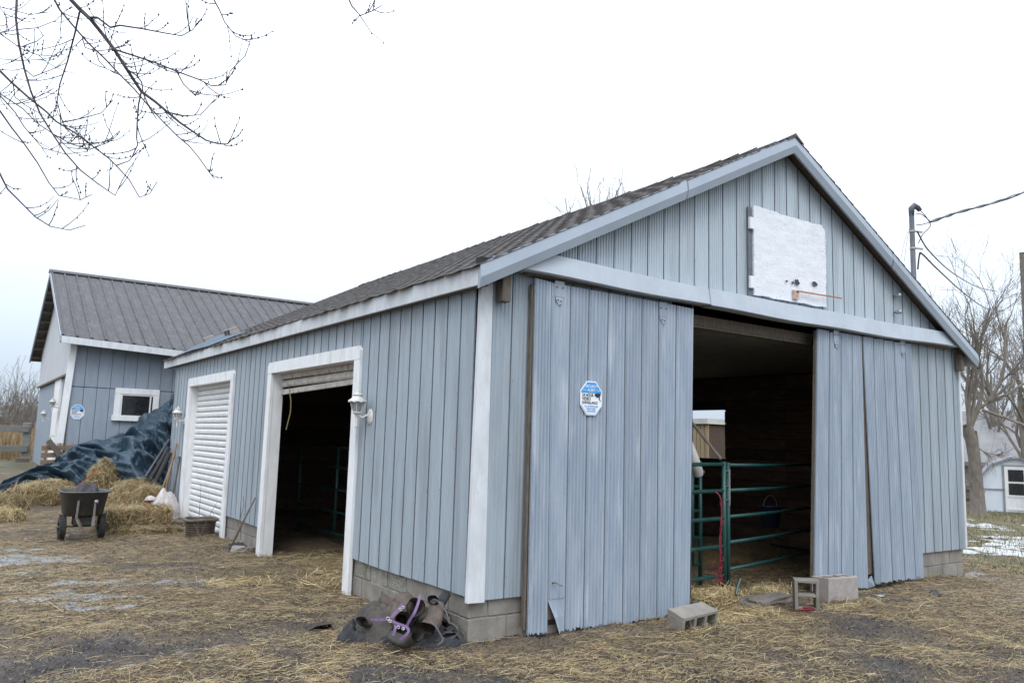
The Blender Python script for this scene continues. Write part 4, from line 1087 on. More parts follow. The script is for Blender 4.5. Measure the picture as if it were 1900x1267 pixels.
# ------------------------------------------------------------------ straw and hay
def strand_arrays(P0, D, L_, W_, lift, rg):
    """P0 base points (N,3), D unit dirs (N,3): two-segment bent strands"""
    n = len(P0)
    side = np.cross(D, np.array([0, 0, 1.0])); nn = np.linalg.norm(side, axis=1, keepdims=True); side = np.where(nn > 1e-3, side / np.maximum(nn, 1e-6), np.array([1.0, 0, 0]))
    tw = rg.uniform(-.8, .8, (n, 1)); up = np.cross(side, D)
    side = side * np.cos(tw) + up * np.sin(tw)
    bend = rg.normal(0, .22, (n, 3)); bend[:, 2] = np.abs(bend[:, 2]) * lift
    A = P0 - D * L_[:, None] * .5; C_ = P0 + D * L_[:, None] * .5; B = P0 + bend * L_[:, None] * .35
    w = side * W_[:, None] * .5
    V = np.stack([A - w, A + w, B - w, B + w, C_ - w * .6, C_ + w * .6], 1).reshape(-1, 3)
    i = (np.arange(n) * 6)[:, None]
    Fq = np.concatenate([i + np.array([[0, 1, 3, 2]]), i + np.array([[2, 3, 5, 4]])], 0)
    return V, Fq
PAL = np.array([(.48, .365, .195), (.40, .295, .15), (.30, .205, .105), (.58, .475, .285), (.42, .35, .18), (.20, .132, .066), (.34, .30, .14)])
def strand_cols(n, rg, pal=PAL, wts=None, gain=1.0):
    k = rg.choice(len(pal), n, p=wts); c = pal[k] * rg.uniform(.75, 1.2, (n, 1)) * gain
    c = np.concatenate([c, np.ones((n, 1))], 1)
    return np.repeat(c, 6, 0)

N = 520000
rr = rng.uniform(1.6, 17, N); th = rng.uniform(R(-12), R(112), N)
px = CAM.x + rr * np.cos(th); py = CAM.y + rr * np.sin(th)
mudn = .6 * vnoise(px * .8 + 3, py * .8, 21) + .4 * vnoise(px * 2.6, py * 2.6 + 7, 22)
dens = ss(.34, .54, mudn + .16 * ss(-3.6, .5, px + py * .12) + .12 * ss(6, 9, py) - .25 * (1 - ss(-2.4, 1.6, py + px * .55)))
inside = (px > BX0 - .05) & (py > -.0) & (px < BX1) & (py < BY1)
indoor_ok = ((px > 2.3) & (px < 6.5) & (py < 1.6)) | ((py > 2.5) & (py < 5.6) & (px < 1.0))
keep = (rng.random(N) < np.clip(dens, .05, 1)) & (~inside | indoor_ok) & (px < 10.5)
px, py = px[keep], py[keep]; n = len(px)
an = rng.normal(R(-20), .85, n) + (rng.random(n) < .5) * rng.uniform(0, 6.28, n)
el = np.abs(rng.normal(0, .10, n)); 
D = np.stack([np.cos(an) * np.cos(el), np.sin(an) * np.cos(el), np.sin(el)], 1)
L_ = np.clip(rng.lognormal(-2.55, .55, n), .025, .36); W_ = rng.uniform(.0016, .0036, n)
Pz = gz(px, py) + .004 + rng.exponential(.010, n) + L_ * np.sin(el) * .4
V, Fq = strand_arrays(np.stack([px, py, Pz], 1), D, L_, W_, .5, rng)
o = npmesh('loose_straw', V, Fq, STRAW, colors=strand_cols(n, rng, wts=[.14, .17, .24, .06, .07, .23, .09], gain=.94))
tag(o, 'thin trampled straw strewn over the muddy yard', 'straw', kind='stuff')

N = 238000
rr = 1.6 + 13 * rng.random(N) ** 1.15; th = rng.uniform(R(-12), R(112), N)
px = CAM.x + rr * np.cos(th); py = CAM.y + rr * np.sin(th)
inside = (px > BX0 - .02) & (py > .0) & (px < BX1) & (py < BY1)
indoor_ok = ((px > 2.3) & (px < 6.5) & (py < 1.6)) | ((py > 2.5) & (py < 5.6) & (px < 1.0))
keep = (~inside | indoor_ok) & (px < 10.5); px, py = px[keep], py[keep]; n = len(px)
an = rng.uniform(0, 6.28, n); el = rng.normal(0, .45, n)
D = np.stack([np.cos(an) * np.cos(el), np.sin(an) * np.cos(el), np.sin(el)], 1)
L_ = rng.uniform(.008, .035, n); W_ = rng.uniform(.003, .010, n)
V, Fq = strand_arrays(np.stack([px, py, gz(px, py) + .003 + rng.exponential(.004, n)], 1), D, L_, W_, .8, rng)
o = npmesh('chaff', V, Fq, STRAW, colors=strand_cols(n, rng, np.array([(.035, .028, .024), (.06, .046, .036), (.10, .075, .05), (.17, .125, .075), (.24, .18, .11), (.14, .125, .11)]), wts=[.28, .26, .18, .12, .08, .08]))
tag(o, 'fine dark chaff and crumbs of mud on the yard', 'chaff', kind='stuff')

def hay_heap(name, c, rx, ry, h, nst, label, seed, rot=0, boxy=0, pal_gain=1.0, strand=.16, base=None):
    rg = np.random.default_rng(seed)
    zb = float(gz(c[0], c[1])) if base is None else base
    t = empty(name, (c[0], c[1], zb), label, 'hay')
    bm = bmesh.new(); bmesh.ops.create_icosphere(bm, subdivisions=4, radius=1)
    Mr = Matrix.Rotation(rot, 3, 'Z')
    def shape(p):
        k = max(abs(p.x), abs(p.y), abs(p.z)); q = p.lerp(p / k, boxy)
        d = 1 + .16 * mnoise.noise(p * 1.6 + Vector((seed, 0, 0))) + .08 * mnoise.noise(p * 4.5 + Vector((0, seed, 0)))
        zf = q.z if boxy else max(q.z, -.15)
        return Mr @ Vector((q.x * rx * d, q.y * ry * d, 0)) + Vector((0, 0, (q.z * .5 + .5) * h * d if boxy else max(0, q.z) ** .65 * h * d - .03))
    for v in bm.verts: v.co = shape(v.co.normalized())
    me = bpy.data.meshes.new('core'); bm.to_mesh(me); bm.free(); me.materials.append(HAYBASE)
    for p in me.polygons: p.use_smooth = True
    o = bpy.data.objects.new('core', me); col.objects.link(o); o.parent = t
    pts = []; ds = []
    while len(pts) < nst:
        v = Vector(rg.normal(0, 1, 3)).normalized()
        if v.z < -.25: continue
        p = shape(v) * rg.uniform(.94, 1.05)
        tang = v.cross(Vector(rg.normal(0, 1, 3))).normalized()
        d = tang + v * rg.normal(.02, .22); d.z *= min(1, .12 + h / max(rx, ry)); d.normalize()
        pts.append(p + Vector((c[0], c[1], zb))); ds.append(d)
    P0 = np.array(pts); D_ = np.array(ds)
    L2 = np.clip(rg.lognormal(math.log(strand), .45, nst), .04, .5)
    V_, F_ = strand_arrays(P0, D_, L2, rg.uniform(.003, .0065, nst), .3, rg)
    s = npmesh('hay_strands', V_, F_, STRAW, t, strand_cols(nst, rg, gain=pal_gain * 1.02)); s['kind'] = 'stuff'
    return t
hay_heap('hay_heap', (-2.30, 12.05), .66, .42, .42, 6000, 'loose hay mound left of and behind the cart, below the tarp', 3, pal_gain=.95)
hay_heap('hay_heap', (-.92, 10.75), .56, .46, .60, 7000, 'tall loose hay mound right behind the cart', 4)
hay_heap('hay_bale', (-1.20, 9.15), .55, .33, .40, 7000, 'rectangular hay bale coming apart to the right of the cart', 5, R(2), boxy=.75)
for xx in (-1.40, -1.02):
    tag(MB().tube([(xx, 9.15 + a_, b_) for a_, b_ in ((-.345, .06), (-.35, .22), (-.33, .40), (0, .435), (.33, .41))], .006, 5).build('bale_twine', TWINE), 'orange twine round the hay bale, ' + ('strand nearer the cart' if xx < -1.2 else 'strand nearer the feed sack'), 'twine')
hay_heap('hay_heap', (-1.05, 8.72), .62, .22, .16, 3500, 'thin spill of greyish hay along the foot of the bale', 6, pal_gain=.8)
hay_heap('hay_bale', (-1.36, 11.75), .27, .25, .84, 4500, 'upright hay bale showing between two folds of the tarp', 7)
hay_heap('hay_heap', (-2.98, 11.35), .34, .30, .30, 2500, 'dark hay clump at the left edge behind the pale tuft', 8, pal_gain=.75)
hay_heap('hay_heap', (-3.0, 10.35), .30, .22, .22, 2200, 'pale greenish hay tuft at the far left edge of the yard', 9, pal_gain=1.15)
hay_heap('hay_heap', (3.35, .30), .38, .22, .15, 2200, 'fresh hay under the green gates in the gable doorway', 10, pal_gain=1.25)
hay_heap('hay_heap', (4.25, .22), .45, .18, .12, 2200, 'hay ridge behind the threshold stone', 12, pal_gain=1.1)
hay_heap('hay_heap', (.0, 3.05), .40, .45, .10, 2400, 'flat hay spill at the near jamb of the open roll-up doorway', 13, pal_gain=.95)
hay_heap('hay_heap', (.7, 4.2), .7, 1.0, .08, 3000, 'shallow hay just inside the open roll-up doorway', 14, pal_gain=.8)
hay_heap('hay_heap', (6.2, 3.2), 1.6, 1.3, .22, 3500, 'trampled bedding on the floor of the dark stall', 15, pal_gain=.6)
hay_heap('hay_heap', (-1.0, 3.6), .42, .30, .045, 1800, 'low pale hay patch in the middle of the yard', 16)
hay_heap('hay_heap', (2.05, -.72), .30, .06, .03, 500, 'wisps of straw caught along the front of the tilted block', 18)
hay_heap('hay_heap', (4.55, -.62), .55, .10, .04, 900, 'wisps of straw before the two upright-standing blocks', 19)
hay_heap('hay_heap', (2.9, -.42), .50, .26, .05, 1900, 'straw spilled between the tilted block and the doorway', 17, pal_gain=1.1)

# ------------------------------------------------------------------ dump cart
cx_, cy_ = -2.08, 8.32
cart = empty('dump_cart', (cx_, cy_, 0), 'two-wheeled dark poly dump cart standing in the hay', 'cart')
def loft(rings, n):
    mb = MB()
    for r_ in rings: mb.v += r_
    for i in range(len(rings) - 1):
        for k in range(n):
            k2 = (k + 1) % n; mb.f.append((i * n + k, i * n + k2, (i + 1) * n + k2, (i + 1) * n + k))
    return mb
def rrect(cx, cy, hx, hy, z, n=28, pw=4.0):
    out = []
    for k in range(n):
        a = 2 * math.pi * k / n; c, s = math.cos(a), math.sin(a)
        out.append((cx + hx * math.copysign(abs(c) ** (2 / pw), c), cy + hy * math.copysign(abs(s) ** (2 / pw), s), z))
    return out
n = 28
mb = loft([rrect(cx_, cy_ + .05, .0, .0, .345), rrect(cx_, cy_ + .05, .24, .26, .345), rrect(cx_, cy_ + .05, .275, .31, .37), rrect(cx_, cy_ + .05, .325, .44, .70), rrect(cx_, cy_ + .05, .345, .47, .712),
           rrect(cx_, cy_ + .05, .362, .49, .715), rrect(cx_, cy_ + .05, .362, .49, .728), rrect(cx_, cy_ + .05, .33, .455, .733), rrect(cx_, cy_ + .05, .31, .43, .70), rrect(cx_, cy_ + .05, .26, .29, .385), rrect(cx_, cy_ + .05, 0, 0, .375)], n)
mb.build('tray', TRAY, cart, smooth=True)
for s in (-1, 1):
    wx = cx_ + s * .275
    Mx = Matrix.Rotation(R(90), 3, 'Y')
    wy = cy_ - .03
    MB().lathe([(.085, -.045), (.15, -.05), (.178, -.035), (.185, -.012), (.185, .012), (.178, .035), (.15, .05), (.085, .045)], (wx, wy, .18), 26, Mx).build('tyre', BLACK, cart, smooth=True)
    tr = MB()
    for k in range(26):
        a = 2 * math.pi * k / 26
        for q in (-.024, .024):
            c = Vector((wx + q, wy + .186 * math.cos(a + q * 4), .18 + .186 * math.sin(a + q * 4)))
            tn = Vector((0, -math.sin(a), math.cos(a)))
            tr.bar(c - tn * .012, c + tn * .012, .036, .008, up=(0, math.cos(a), math.sin(a)))
    tr.build('tread', BLACK, cart)
    MB().lathe([(.0, -.02), (.03, -.03), (.085, -.02), (.09, .02), (.03, .03), (0, .02)], (wx, wy, .18), 18, Mx).build('wheel_rim', RUST, cart, smooth=True)
    MB().bar((cx_ + s * .115, cy_ - .36, .60), (cx_ + s * .12, cy_ - .30, .33), .03, .018).build('strut', STEEL, cart)
    MB().bar((cx_ + s * .12, cy_ - .30, .34), (cx_ + s * .12 + (.09 if s < 0 else -.01), cy_ - .36, .16 if s < 0 else .20), .045, .03).build('bent_leg', RUST, cart)
MB().tube([(cx_ - .36, cy_ - .03, .18), (cx_ + .30, cy_ - .03, .18)], .014, 8).build('axle', RUST, cart)
MB().box((cx_ - .14, cy_ - .14, .20), (cx_ + .13, cy_ + .06, .335)).build('chassis_box', TRAY, cart, bevel=.01)
MB().tube([(cx_ + .115, cy_ - .375, .585), (cx_ + .145, cy_ - .39, .585)], .028, 10).build('pivot_bolt', STEEL, cart)
cloth_blob('work_jacket', (cx_ + .02, cy_ + .1, .70), .20, .2, .22, CLOTHD, 'crumpled dark jacket heaped in the dump cart tray', 'jacket', 4, 0, 30, .45, 4, base=.66)
tag(MB().box((cx_ - .17, cy_ - .19, -.0), (cx_ - .02, cy_ - .10, .07)).build('wheel_chock', OLDWOOD, bevel=.01), 'small dark wood block under the left cart wheel', 'wood block')

# ------------------------------------------------------------------ tarp
TT = [(5, 900, 12.6, 0, 918, 12.2), (60, 868, 13.0, 50, 893, 12.5), (100, 856, 13.2, 90, 896, 12.4), (120, 846, 13.35, 118, 900, 12.25), (150, 823, 13.55, 150, 905, 12.0), (190, 817, 13.65, 185, 910, 11.85), (236, 806, 13.7, 215, 905, 11.6),
      (258, 774, 13.7, 250, 905, 11.45), (275, 766, 13.7, 272, 905, 11.4), (297, 758, 13.72, 296, 905, 11.6), (315, 742, 13.75, 315, 905, 11.9), (335, 722, 13.8, 335, 905, 12.4)]
tops = [atp(a[0], a[1], 1, a[2]) for a in TT]; bots = [atp(a[3], a[4], 1, a[5]) for a in TT]
NU, NV = 150, 80
pts = []
for j in range(NV):
    v = j / (NV - 1)
    for i in range(NU):
        f = i / (NU - 1) * (len(TT) - 1); k = min(int(f), len(TT) - 2); q = f - k; q = q * q * (3 - 2 * q) * .6 + q * .4
        a = bots[k].lerp(bots[k + 1], q); b = tops[k].lerp(tops[k + 1], q)
        p = a.lerp(b, v)
        u = i / (NU - 1)
        n1 = mnoise.noise(Vector((u * 6.5 + v * 3.5, v * 1.0 - u * 1.5, 1.3))); n2 = mnoise.noise(Vector((u * 14 + v * 7, v * 2.6 - u * 3, 5.1))); n3 = mnoise.noise(Vector((u * 34 - v * 10, v * 10 + u * 8, 9.7)))
        fold = (1 - abs(n1) * 2) * .42 + (1 - abs(n2) * 2.6) * .22 + (1 - abs(n3) * 2.2) * .04 - .26
        e = math.sin(math.pi * min(1, max(0, v))) ** .5
        out = Vector((-.35, -.85, .40)).normalized()
        p = p + out * (fold * (.35 + .65 * e) + .16 * math.sin(math.pi * v)) * (.5 + .5 * min(1, u * 2.5))
        p.y = min(p.y, 13.86)
        g0 = float(gz(p.x, p.y)) + .01
        if j == 0: p.z = g0
        p.z = max(p.z, g0)
        pts.append(p)
o = MB().grid(pts, NU, NV).build('blue_tarp', TARP, smooth=True)
tag(o, 'large crumpled blue tarp draped over the hay stack against the rear barn', 'tarp')
tw = MB().tube([at(122, 922, 15.3), at(138, 907, 15.2), at(155, 893, 15.1), at(166, 882, 15.0), at(178, 875, 14.95), at(186, 873, 15.0)], .012, 5)
tag(tw.build('baling_twine', TWINE), 'orange baling twine trailing from the upright bale', 'twine')

# ------------------------------------------------------------------ tools, sack, planter and junk along the side wall
def lean(name, base, top, r, mt, label, cat, r2=None, n=7):
    return tag(MB().tube([base, Vector(base).lerp(Vector(top), .5) + Vector((0, 0, .01)), top], [r, r, r2 or r], n).build(name, mt, smooth=True), label, cat)
XW = BX0 - .07
lean('steel_pipe', (-.95, 11.35, .18), (XW, 11.70, 1.52), .026, POLEM, 'grey pipe leaning furthest left against the barn end', 'pipe')
lean('plastic_pipe', (-.82, 11.25, .18), (XW - .03, 11.55, 1.35), .045, BLACK, 'thick black pipe leaning beside the grey one', 'pipe')
lean('plastic_pipe', (-.68, 11.2, .17), (XW - .02, 11.45, 1.25), .05, BLACK, 'thick black pipe nearest the wooden tool handles', 'pipe')
lean('tool_handle', (-.56, 10.75, .12), (XW, 11.08, 1.22), .019, RAWWOOD, 'shorter pale wooden tool handle leaning on the wall', 'tool')
lean('tool_handle', (-.44, 10.8, .12), (XW, 11.0, 1.45), .022, RAWWOOD, 'taller pale wooden tool handle leaning on the wall', 'tool')
fk = empty('garden_spade', (-.28, 10.62, .1), 'dark handled spade leaning next to the closed roll-up doorway', 'spade')
MB().tube([(-.30, 10.60, .16), (XW, 10.66, 1.12)], .017, 7).build('shaft', OLDWOOD, fk)
MB().tube([(XW - .005, 10.60, 1.20), (XW + .0, 10.66, 1.12), (XW - .005, 10.72, 1.20), (XW - .005, 10.60, 1.20)], .012, 6).build('grip', OLDWOOD, fk)
MB().hexa([(-.40, 10.52, .06), (-.36, 10.70, .06), (-.34, 10.70, .06), (-.38, 10.52, .06), (-.31, 10.52, .34), (-.29, 10.70, .34), (-.27, 10.70, .34), (-.29, 10.52, .34)]).build('blade', RUST, fk)
sk = empty('feed_sack', (-.52, 10.25, .1), 'slumped white feed sack with dark print beside the hay bale', 'sack')
cloth_blob('sack_body', (-.50, 10.25, .08), .30, .22, .56, SACK, '', '', 12, R(10), 40, .28, 3, base=.08, parent=sk)
cloth_blob('sack_neck', (-.74, 10.22, .38), .10, .05, .09, SACK, '', '', 17, R(5), 20, .3, 3, base=.42, parent=sk)
pr = at(311, 944, 14.45)
for a0, r_ in ((0, .055), (1, .028)):
    n_ = Vector(TOC); s_ = n_.cross(Vector((0, 0, 1))).normalized(); u_ = s_.cross(n_)
    MB().tube([pr + (s_ * math.cos(a) + u_ * math.sin(a)) * r_ for a in np.linspace(.3, 5.6, 11)], .010, 5).build('printed_mark', SIGNK, sk)
tb = empty('planter_tub', (-.40, 7.86, 0), 'round brown woven planter with rolled rim before the closed roll-up door', 'planter')
MB().lathe([(0, .0), (.20, .0), (.215, .02), (.235, .25), (.24, .27)], (-.40, 7.86, -.01), 28).build('basket', TUBM, tb, smooth=True)
for k in range(7): MB().tube([(-.40 + (.213 + k * .0038) * math.cos(a), 7.86 + (.213 + k * .0038) * math.sin(a), .025 + k * .034) for a in np.linspace(0, 2 * math.pi, 29)], .010, 4, cap=False).build('weave_band', TUBM, tb)
MB().tube([(-.40 + .252 * math.cos(a), 7.86 + .252 * math.sin(a), .275 + .008 * math.sin(3 * a)) for a in np.linspace(0, 2 * math.pi, 33)], .026, 8, cap=False).build('rim', TUBRIM, tb, smooth=True)
MB().lathe([(0, .2), (.232, .2)], (-.40, 7.86, 0), 24).build('soil', HAYBASE, tb)
tw = empty('dead_plant', (-.55, 7.55, 0), 'spindly dead weed stalks rising in front of the planter', 'plant')
for (du, pts_) in enumerate(([(372, 1003), (366, 978), (370, 950), (373, 900)], [(374, 1003), (366, 985), (360, 970)], [(372, 1000), (379, 975), (392, 950), (402, 932)], [(376, 1020), (374, 1003), (388, 985)], [(397, 955), (392, 945)])):
    pass
    MB().tube([at(a, b, 12.2 + .03 * i) for i, (a, b) in enumerate(pts_)], [.006, .005, .004, .002][:len(pts_)] if len(pts_) > 2 else [.003, .002], 5).build('stalk', TWIG, tw)
tw = empty('dead_plant', (-.3, 6.9, 0), 'thin bare sapling by the foundation between the doorways', 'plant')
for pts_ in ([(447, 1002), (446, 960), (447, 930), (449, 905)], [(446, 960), (453, 935), (451, 920)], [(448, 990), (440, 970)]):
    MB().tube([at(a, b, 11.7) for a, b in pts_], [.005, .004, .003, .002][:len(pts_)], 5).build('stalk', TWIG, tw)
rod = lean('steel_bar', (-.45, 5.96, .02), (BX0 - .085, 5.72, .78), .014, RUST, 'rusty bar leaning on the doorway jamb', 'bar')
cloth_blob('rag', (-.30, 6.1, 0), .16, .13, .16, CLOTHD, 'dark rag at the foot of the leaning bar', 'rag', 6, 0, 24, .5, 4)
stone('pale_stone', (-.33, 5.95, .03), .11, .09, .05, 'pale flat stone beside the dark rag', BLOCKL, 9)
stone('grey_stone', (-.20, 5.80, .03), .07, .06, .05, 'small grey stone at the doorway jamb', SLABM, 11)
tag(MB().box((-.75, 9.02, .0), (-.22, 9.30, .12)).build('timber_offcut', OLDWOOD, bevel=.012), 'dark timber offcut behind the planter', 'timber')
tag(MB().hexa([(-.72, 8.55, .02), (-.30, 8.75, .02), (-.34, 8.88, .02), (-.76, 8.68, .02), (-.72, 8.55, .045), (-.30, 8.75, .045), (-.34, 8.88, .045), (-.76, 8.68, .045)]).build('board', PLANKM), 'pale board lying flat behind the planter', 'board')
stone('yard_stone', (-2.25, .72, -.005), .055, .045, .025, 'small pale stone set in the mud at the front', SLABM, 15)

# blocks and tarp weighing down the far end of the roof
for i, (yy, lx, lb) in enumerate(((10.75, .35, 'concrete block on the far roof edge, left of the pair'), (9.5, .45, 'concrete block on the far roof edge, right of the pair'))):
    z0 = roof_z(lx - .1) + .03
    Mb = Matrix.Translation((lx, yy, z0)) @ Matrix.Rotation(-math.atan(SLl), 4, 'Y') @ Matrix.Rotation(R(90 if i else 80), 4, 'Z')
    cinder('concrete_block', (.40, .19, .19), Mb, BLOCKL, lb, holes=2, group='roof weights')
pts = []
for j in range(14):
    for i in range(40):
        y_ = 8.7 + 3.4 * i / 39; l = -.03 + .75 * j / 13
        x_ = EL + l * ca
        h_ = .03 + .12 * math.sin(math.pi * i / 39) * (.6 + .4 * mnoise.noise(Vector((y_ * 1.7, l * 3, 2)))) * min(1, .3 + l * 2.2)
        pts.append((x_, y_, roof_z(EL) + l * sa + h_))
tag(MB().grid(pts, 40, 14).build('roof_tarp', mat('faded_blue_tarp', (.07, .10, .13), (.10, .135, .17), rough=.85, scale=5, bump=.5, bscale=12, bdist=.03), smooth=True), 'faded blue tarp patch on the far end of the barn roof', 'tarp')

# ------------------------------------------------------------------ rear barn
B2X, B2Y, B2Z = -1.85, 14.0, .35
b2 = empty('rear_barn', (2.5, 18, .5), 'grey board barn with dark ribbed metal roof behind the tarp', 'barn')
x = B2X
while x < 6.0:
    w_ = .262
    for z0, z1 in ((B2Z, 2.60), (2.615, 3.62)):
        MB().box((x + .004, B2Y - .016, z0), (x + w_ - .004, B2Y, z1)).build('wall_board', WALL2, b2, bevel=.003)
    x += w_
MB().box((B2X + .02, B2Y + .004, .2), (6.0, B2Y + .1, 3.62)).build('wall_core', DARK, b2)
# left gable end
GY1 = 21.9; RY2, RZ2 = 18.1, 5.82; OX = -2.17
sl2 = (RZ2 - 3.67) / (RY2 - 13.6)
def r2z(y): return RZ2 - sl2 * abs(y - RY2)
y = B2Y + .01
while y < GY1:
    y1 = min(y + .262, GY1)
    if not (15.6 < (y + y1) / 2 < 16.75):
        MB().box((B2X - .016, y + .003, .2), (B2X, y1 - .003, 2.88)).build('wall_board', WALL2, b2)
    zt0, zt1 = r2z(y) - .12, r2z(y1) - .12
    MB().hexa([(B2X - .05, y + .003, 2.88), (B2X - .034, y + .003, 2.88), (B2X - .034, y1 - .003, 2.88), (B2X - .05, y1 - .003, 2.88),
               (B2X - .05, y + .003, zt0), (B2X - .034, y + .003, zt0), (B2X - .034, y1 - .003, zt1), (B2X - .05, y1 - .003, zt1)]).build('gable_board', WALL2U, b2)
    y = y1
MB().add([(B2X + .006, B2Y + .1, .2), (B2X + .006, GY1, .2), (B2X + .006, GY1, r2z(GY1) - .14), (B2X + .006, RY2, RZ2 - .14), (B2X + .006, B2Y + .1, r2z(B2Y) - .14)], [(0, 1, 2, 3, 4)]).build('gable_core', DARK, b2)
MB().box((B2X - .09, B2Y + .05, 2.85), (B2X - .052, GY1, 2.90)).build('gable_drip_edge', OLDWOOD, b2)
dr = MB().box((B2X - .05, 15.62, .45), (B2X - .002, 16.72, 2.85)).build('door', WHITE, b2)
for z0, z1 in ((.7, 1.35), (1.5, 2.1), (2.25, 2.65)):
    for y0, y1 in ((15.72, 16.12), (16.22, 16.62)):
        MB().box((B2X - .065, y0, z0), (B2X - .05, y1, z1)).build('door_panel', WHITE, dr, bevel=.006)
MB().tube([(B2X - .05, 16.62, 1.45), (B2X - .12, 16.62, 1.45), (B2X - .12, 16.52, 1.45)], .018, 6).build('handle', STEEL, dr)
for y0 in (15.50, 16.73): MB().box((B2X - .06, y0, .4), (B2X - .004, y0 + .11, 2.84)).build('door_trim', WHITE, b2)
MB().hexa([(-2.03, 13.93, 1.36), (-1.89, 13.93, 1.36), (-1.89, 13.97, 1.36), (-2.03, 13.97, 1.36), (-1.93, 13.90, 3.60), (-1.80, 13.90, 3.60), (-1.80, 13.97, 3.60), (-1.93, 13.97, 3.60)]).build('corner_trim', WHITE, b2)
MB().box((B2X - .03, 13.96, .3), (B2X + .004, 13.985, 3.5)).build('corner_post', OLDWOOD, b2)
# roof in ribbed sheets, front slope drooping slightly to the right
def eavez(x): return 3.68 - .045 * (x - OX)
x = OX
while x < 7.6:
    w_ = .285
    pro = [(0, 0), (.018, .028), (.05, .028), (.068, 0), (.115, .004), (.16, 0), (.21, .004), (w_ - .001, 0)]
    vs = []
    for (yy, zf) in ((13.58, None), (RY2, RZ2)):
        for a, h_ in pro:
            z0 = eavez(x + a) if zf is None else zf
            vs.append((x + a, yy + (prng.uniform(-.01, .01) if zf is None else 0), z0 + h_))
    n = len(pro)
    MB().add(vs, [(k, k + 1, n + k + 1, n + k) for k in range(n - 1)]).build('roof_sheet', ROOF2, b2)
    x += w_
MB().hexa([(OX, 13.60, eavez(OX) - .16), (7.6, 13.60, eavez(7.6) - .16), (7.6, RY2, RZ2 - .16), (OX, RY2, RZ2 - .16), (OX, 13.60, eavez(OX) - .13), (7.6, 13.60, eavez(7.6) - .13), (7.6, RY2, RZ2 - .13), (OX, RY2, RZ2 - .13)]).build('roof_deck', OLDWOOD, b2)
MB().hexa([(OX, RY2, RZ2 - .08), (7.6, RY2, RZ2 - .08), (7.6, 22.4, r2z(22.4) - .08), (OX, 22.4, r2z(22.4) - .08), (OX, RY2, RZ2 + .01), (7.6, RY2, RZ2 + .01), (7.6, 22.4, r2z(22.4) + .01), (OX, 22.4, r2z(22.4) + .01)]).build('roof_slope', ROOF2, b2)
MB().add([(OX - .03, RY2 - .18, RZ2 - .045), (7.6, RY2 - .18, RZ2 - .045), (7.6, RY2, RZ2 + .05), (OX - .03, RY2, RZ2 + .05), (7.6, RY2 + .18, RZ2 - .045), (OX - .03, RY2 + .18, RZ2 - .045)], [(0, 1, 2, 3), (3, 2, 4, 5)]).build('ridge_cap', ROOF2, b2)
MB().hexa([(OX + .02, 13.565, eavez(OX) - .16), (7.5, 13.565, eavez(7.5) - .16), (7.5, 13.595, eavez(7.5) - .16), (OX + .02, 13.595, eavez(OX) - .16), (OX + .02, 13.565, eavez(OX) - .01), (7.5, 13.565, eavez(7.5) - .01), (7.5, 13.595, eavez(7.5) - .01), (OX + .02, 13.595, eavez(OX) - .01)]).build('eave_fascia', TRIMW, b2)
for ya, yb in ((13.57, RY2), (22.4, RY2)):
    za = eavez(OX) if ya < 14 else r2z(22.4)
    MB().hexa([(OX - .012, ya, za - .13), (OX + .02, ya, za - .13), (OX + .02, yb, RZ2 - .13), (OX - .012, yb, RZ2 - .13), (OX - .012, ya, za + .0), (OX + .02, ya, za + .0), (OX + .02, yb, RZ2), (OX - .012, yb, RZ2)]).build('rake_board', GREYTRIM, b2)
for k in range(9):
    t_ = (k + .5) / 9; yy = RY2 + t_ * 4.2
    MB().box((OX + .03, yy, r2z(yy) - .17), (B2X - .05, yy + .07, r2z(yy) - .09)).build('lookout', OLDWOOD, b2)
wn = empty
wx0, wx1, wz0, wz1 = -.955, -.015, 1.89, 2.63
win = MB().box((wx0 + .1, B2Y - .03, wz0 + .1), (wx1 - .1, B2Y - .018, wz1 - .1)).build('window', WINGL, b2)
for a, b in (((wx0, B2Y - .06, wz1 - .13), (wx1, B2Y - .017, wz1)), ((wx0, B2Y - .06, wz0 + .13), (wx0 + .13, B2Y - .017, wz1 - .132)), ((wx1 - .13, B2Y - .06, wz0 + .13), (wx1, B2Y - .017, wz1 - .132)), ((wx0 - .03, B2Y - .085, wz0), (wx1 + .02, B2Y - .017, wz0 + .128))):
    MB().box(a, b).build('casing', WHITE, win, bevel=.006)
for a, b in (((wx0 + .13, B2Y - .045, wz1 - .16), (wx1 - .13, B2Y - .031, wz1 - .132)), ((wx0 + .132, B2Y - .045, wz0 + .13), (wx0 + .16, B2Y - .031, wz1 - .162)), ((wx1 - .2, B2Y - .045, wz0 + .13), (wx1 - .17, B2Y - .031, wz1 - .162))):
    MB().box(a, b).build('sash', WHITE, win)
sign(-1.67, B2Y - .026, 2.05, 'octagonal blue and white security sign on the rear barn boards')
lantern(B2X - .2, 15.3, 2.2, 'small white lantern on the rear barn gable right of its door', side='g', sc_=.75)
lantern(B2X - .2, 17.3, 1.95, 'small white lantern on the rear barn gable left of its door', side='g', sc_=.75)

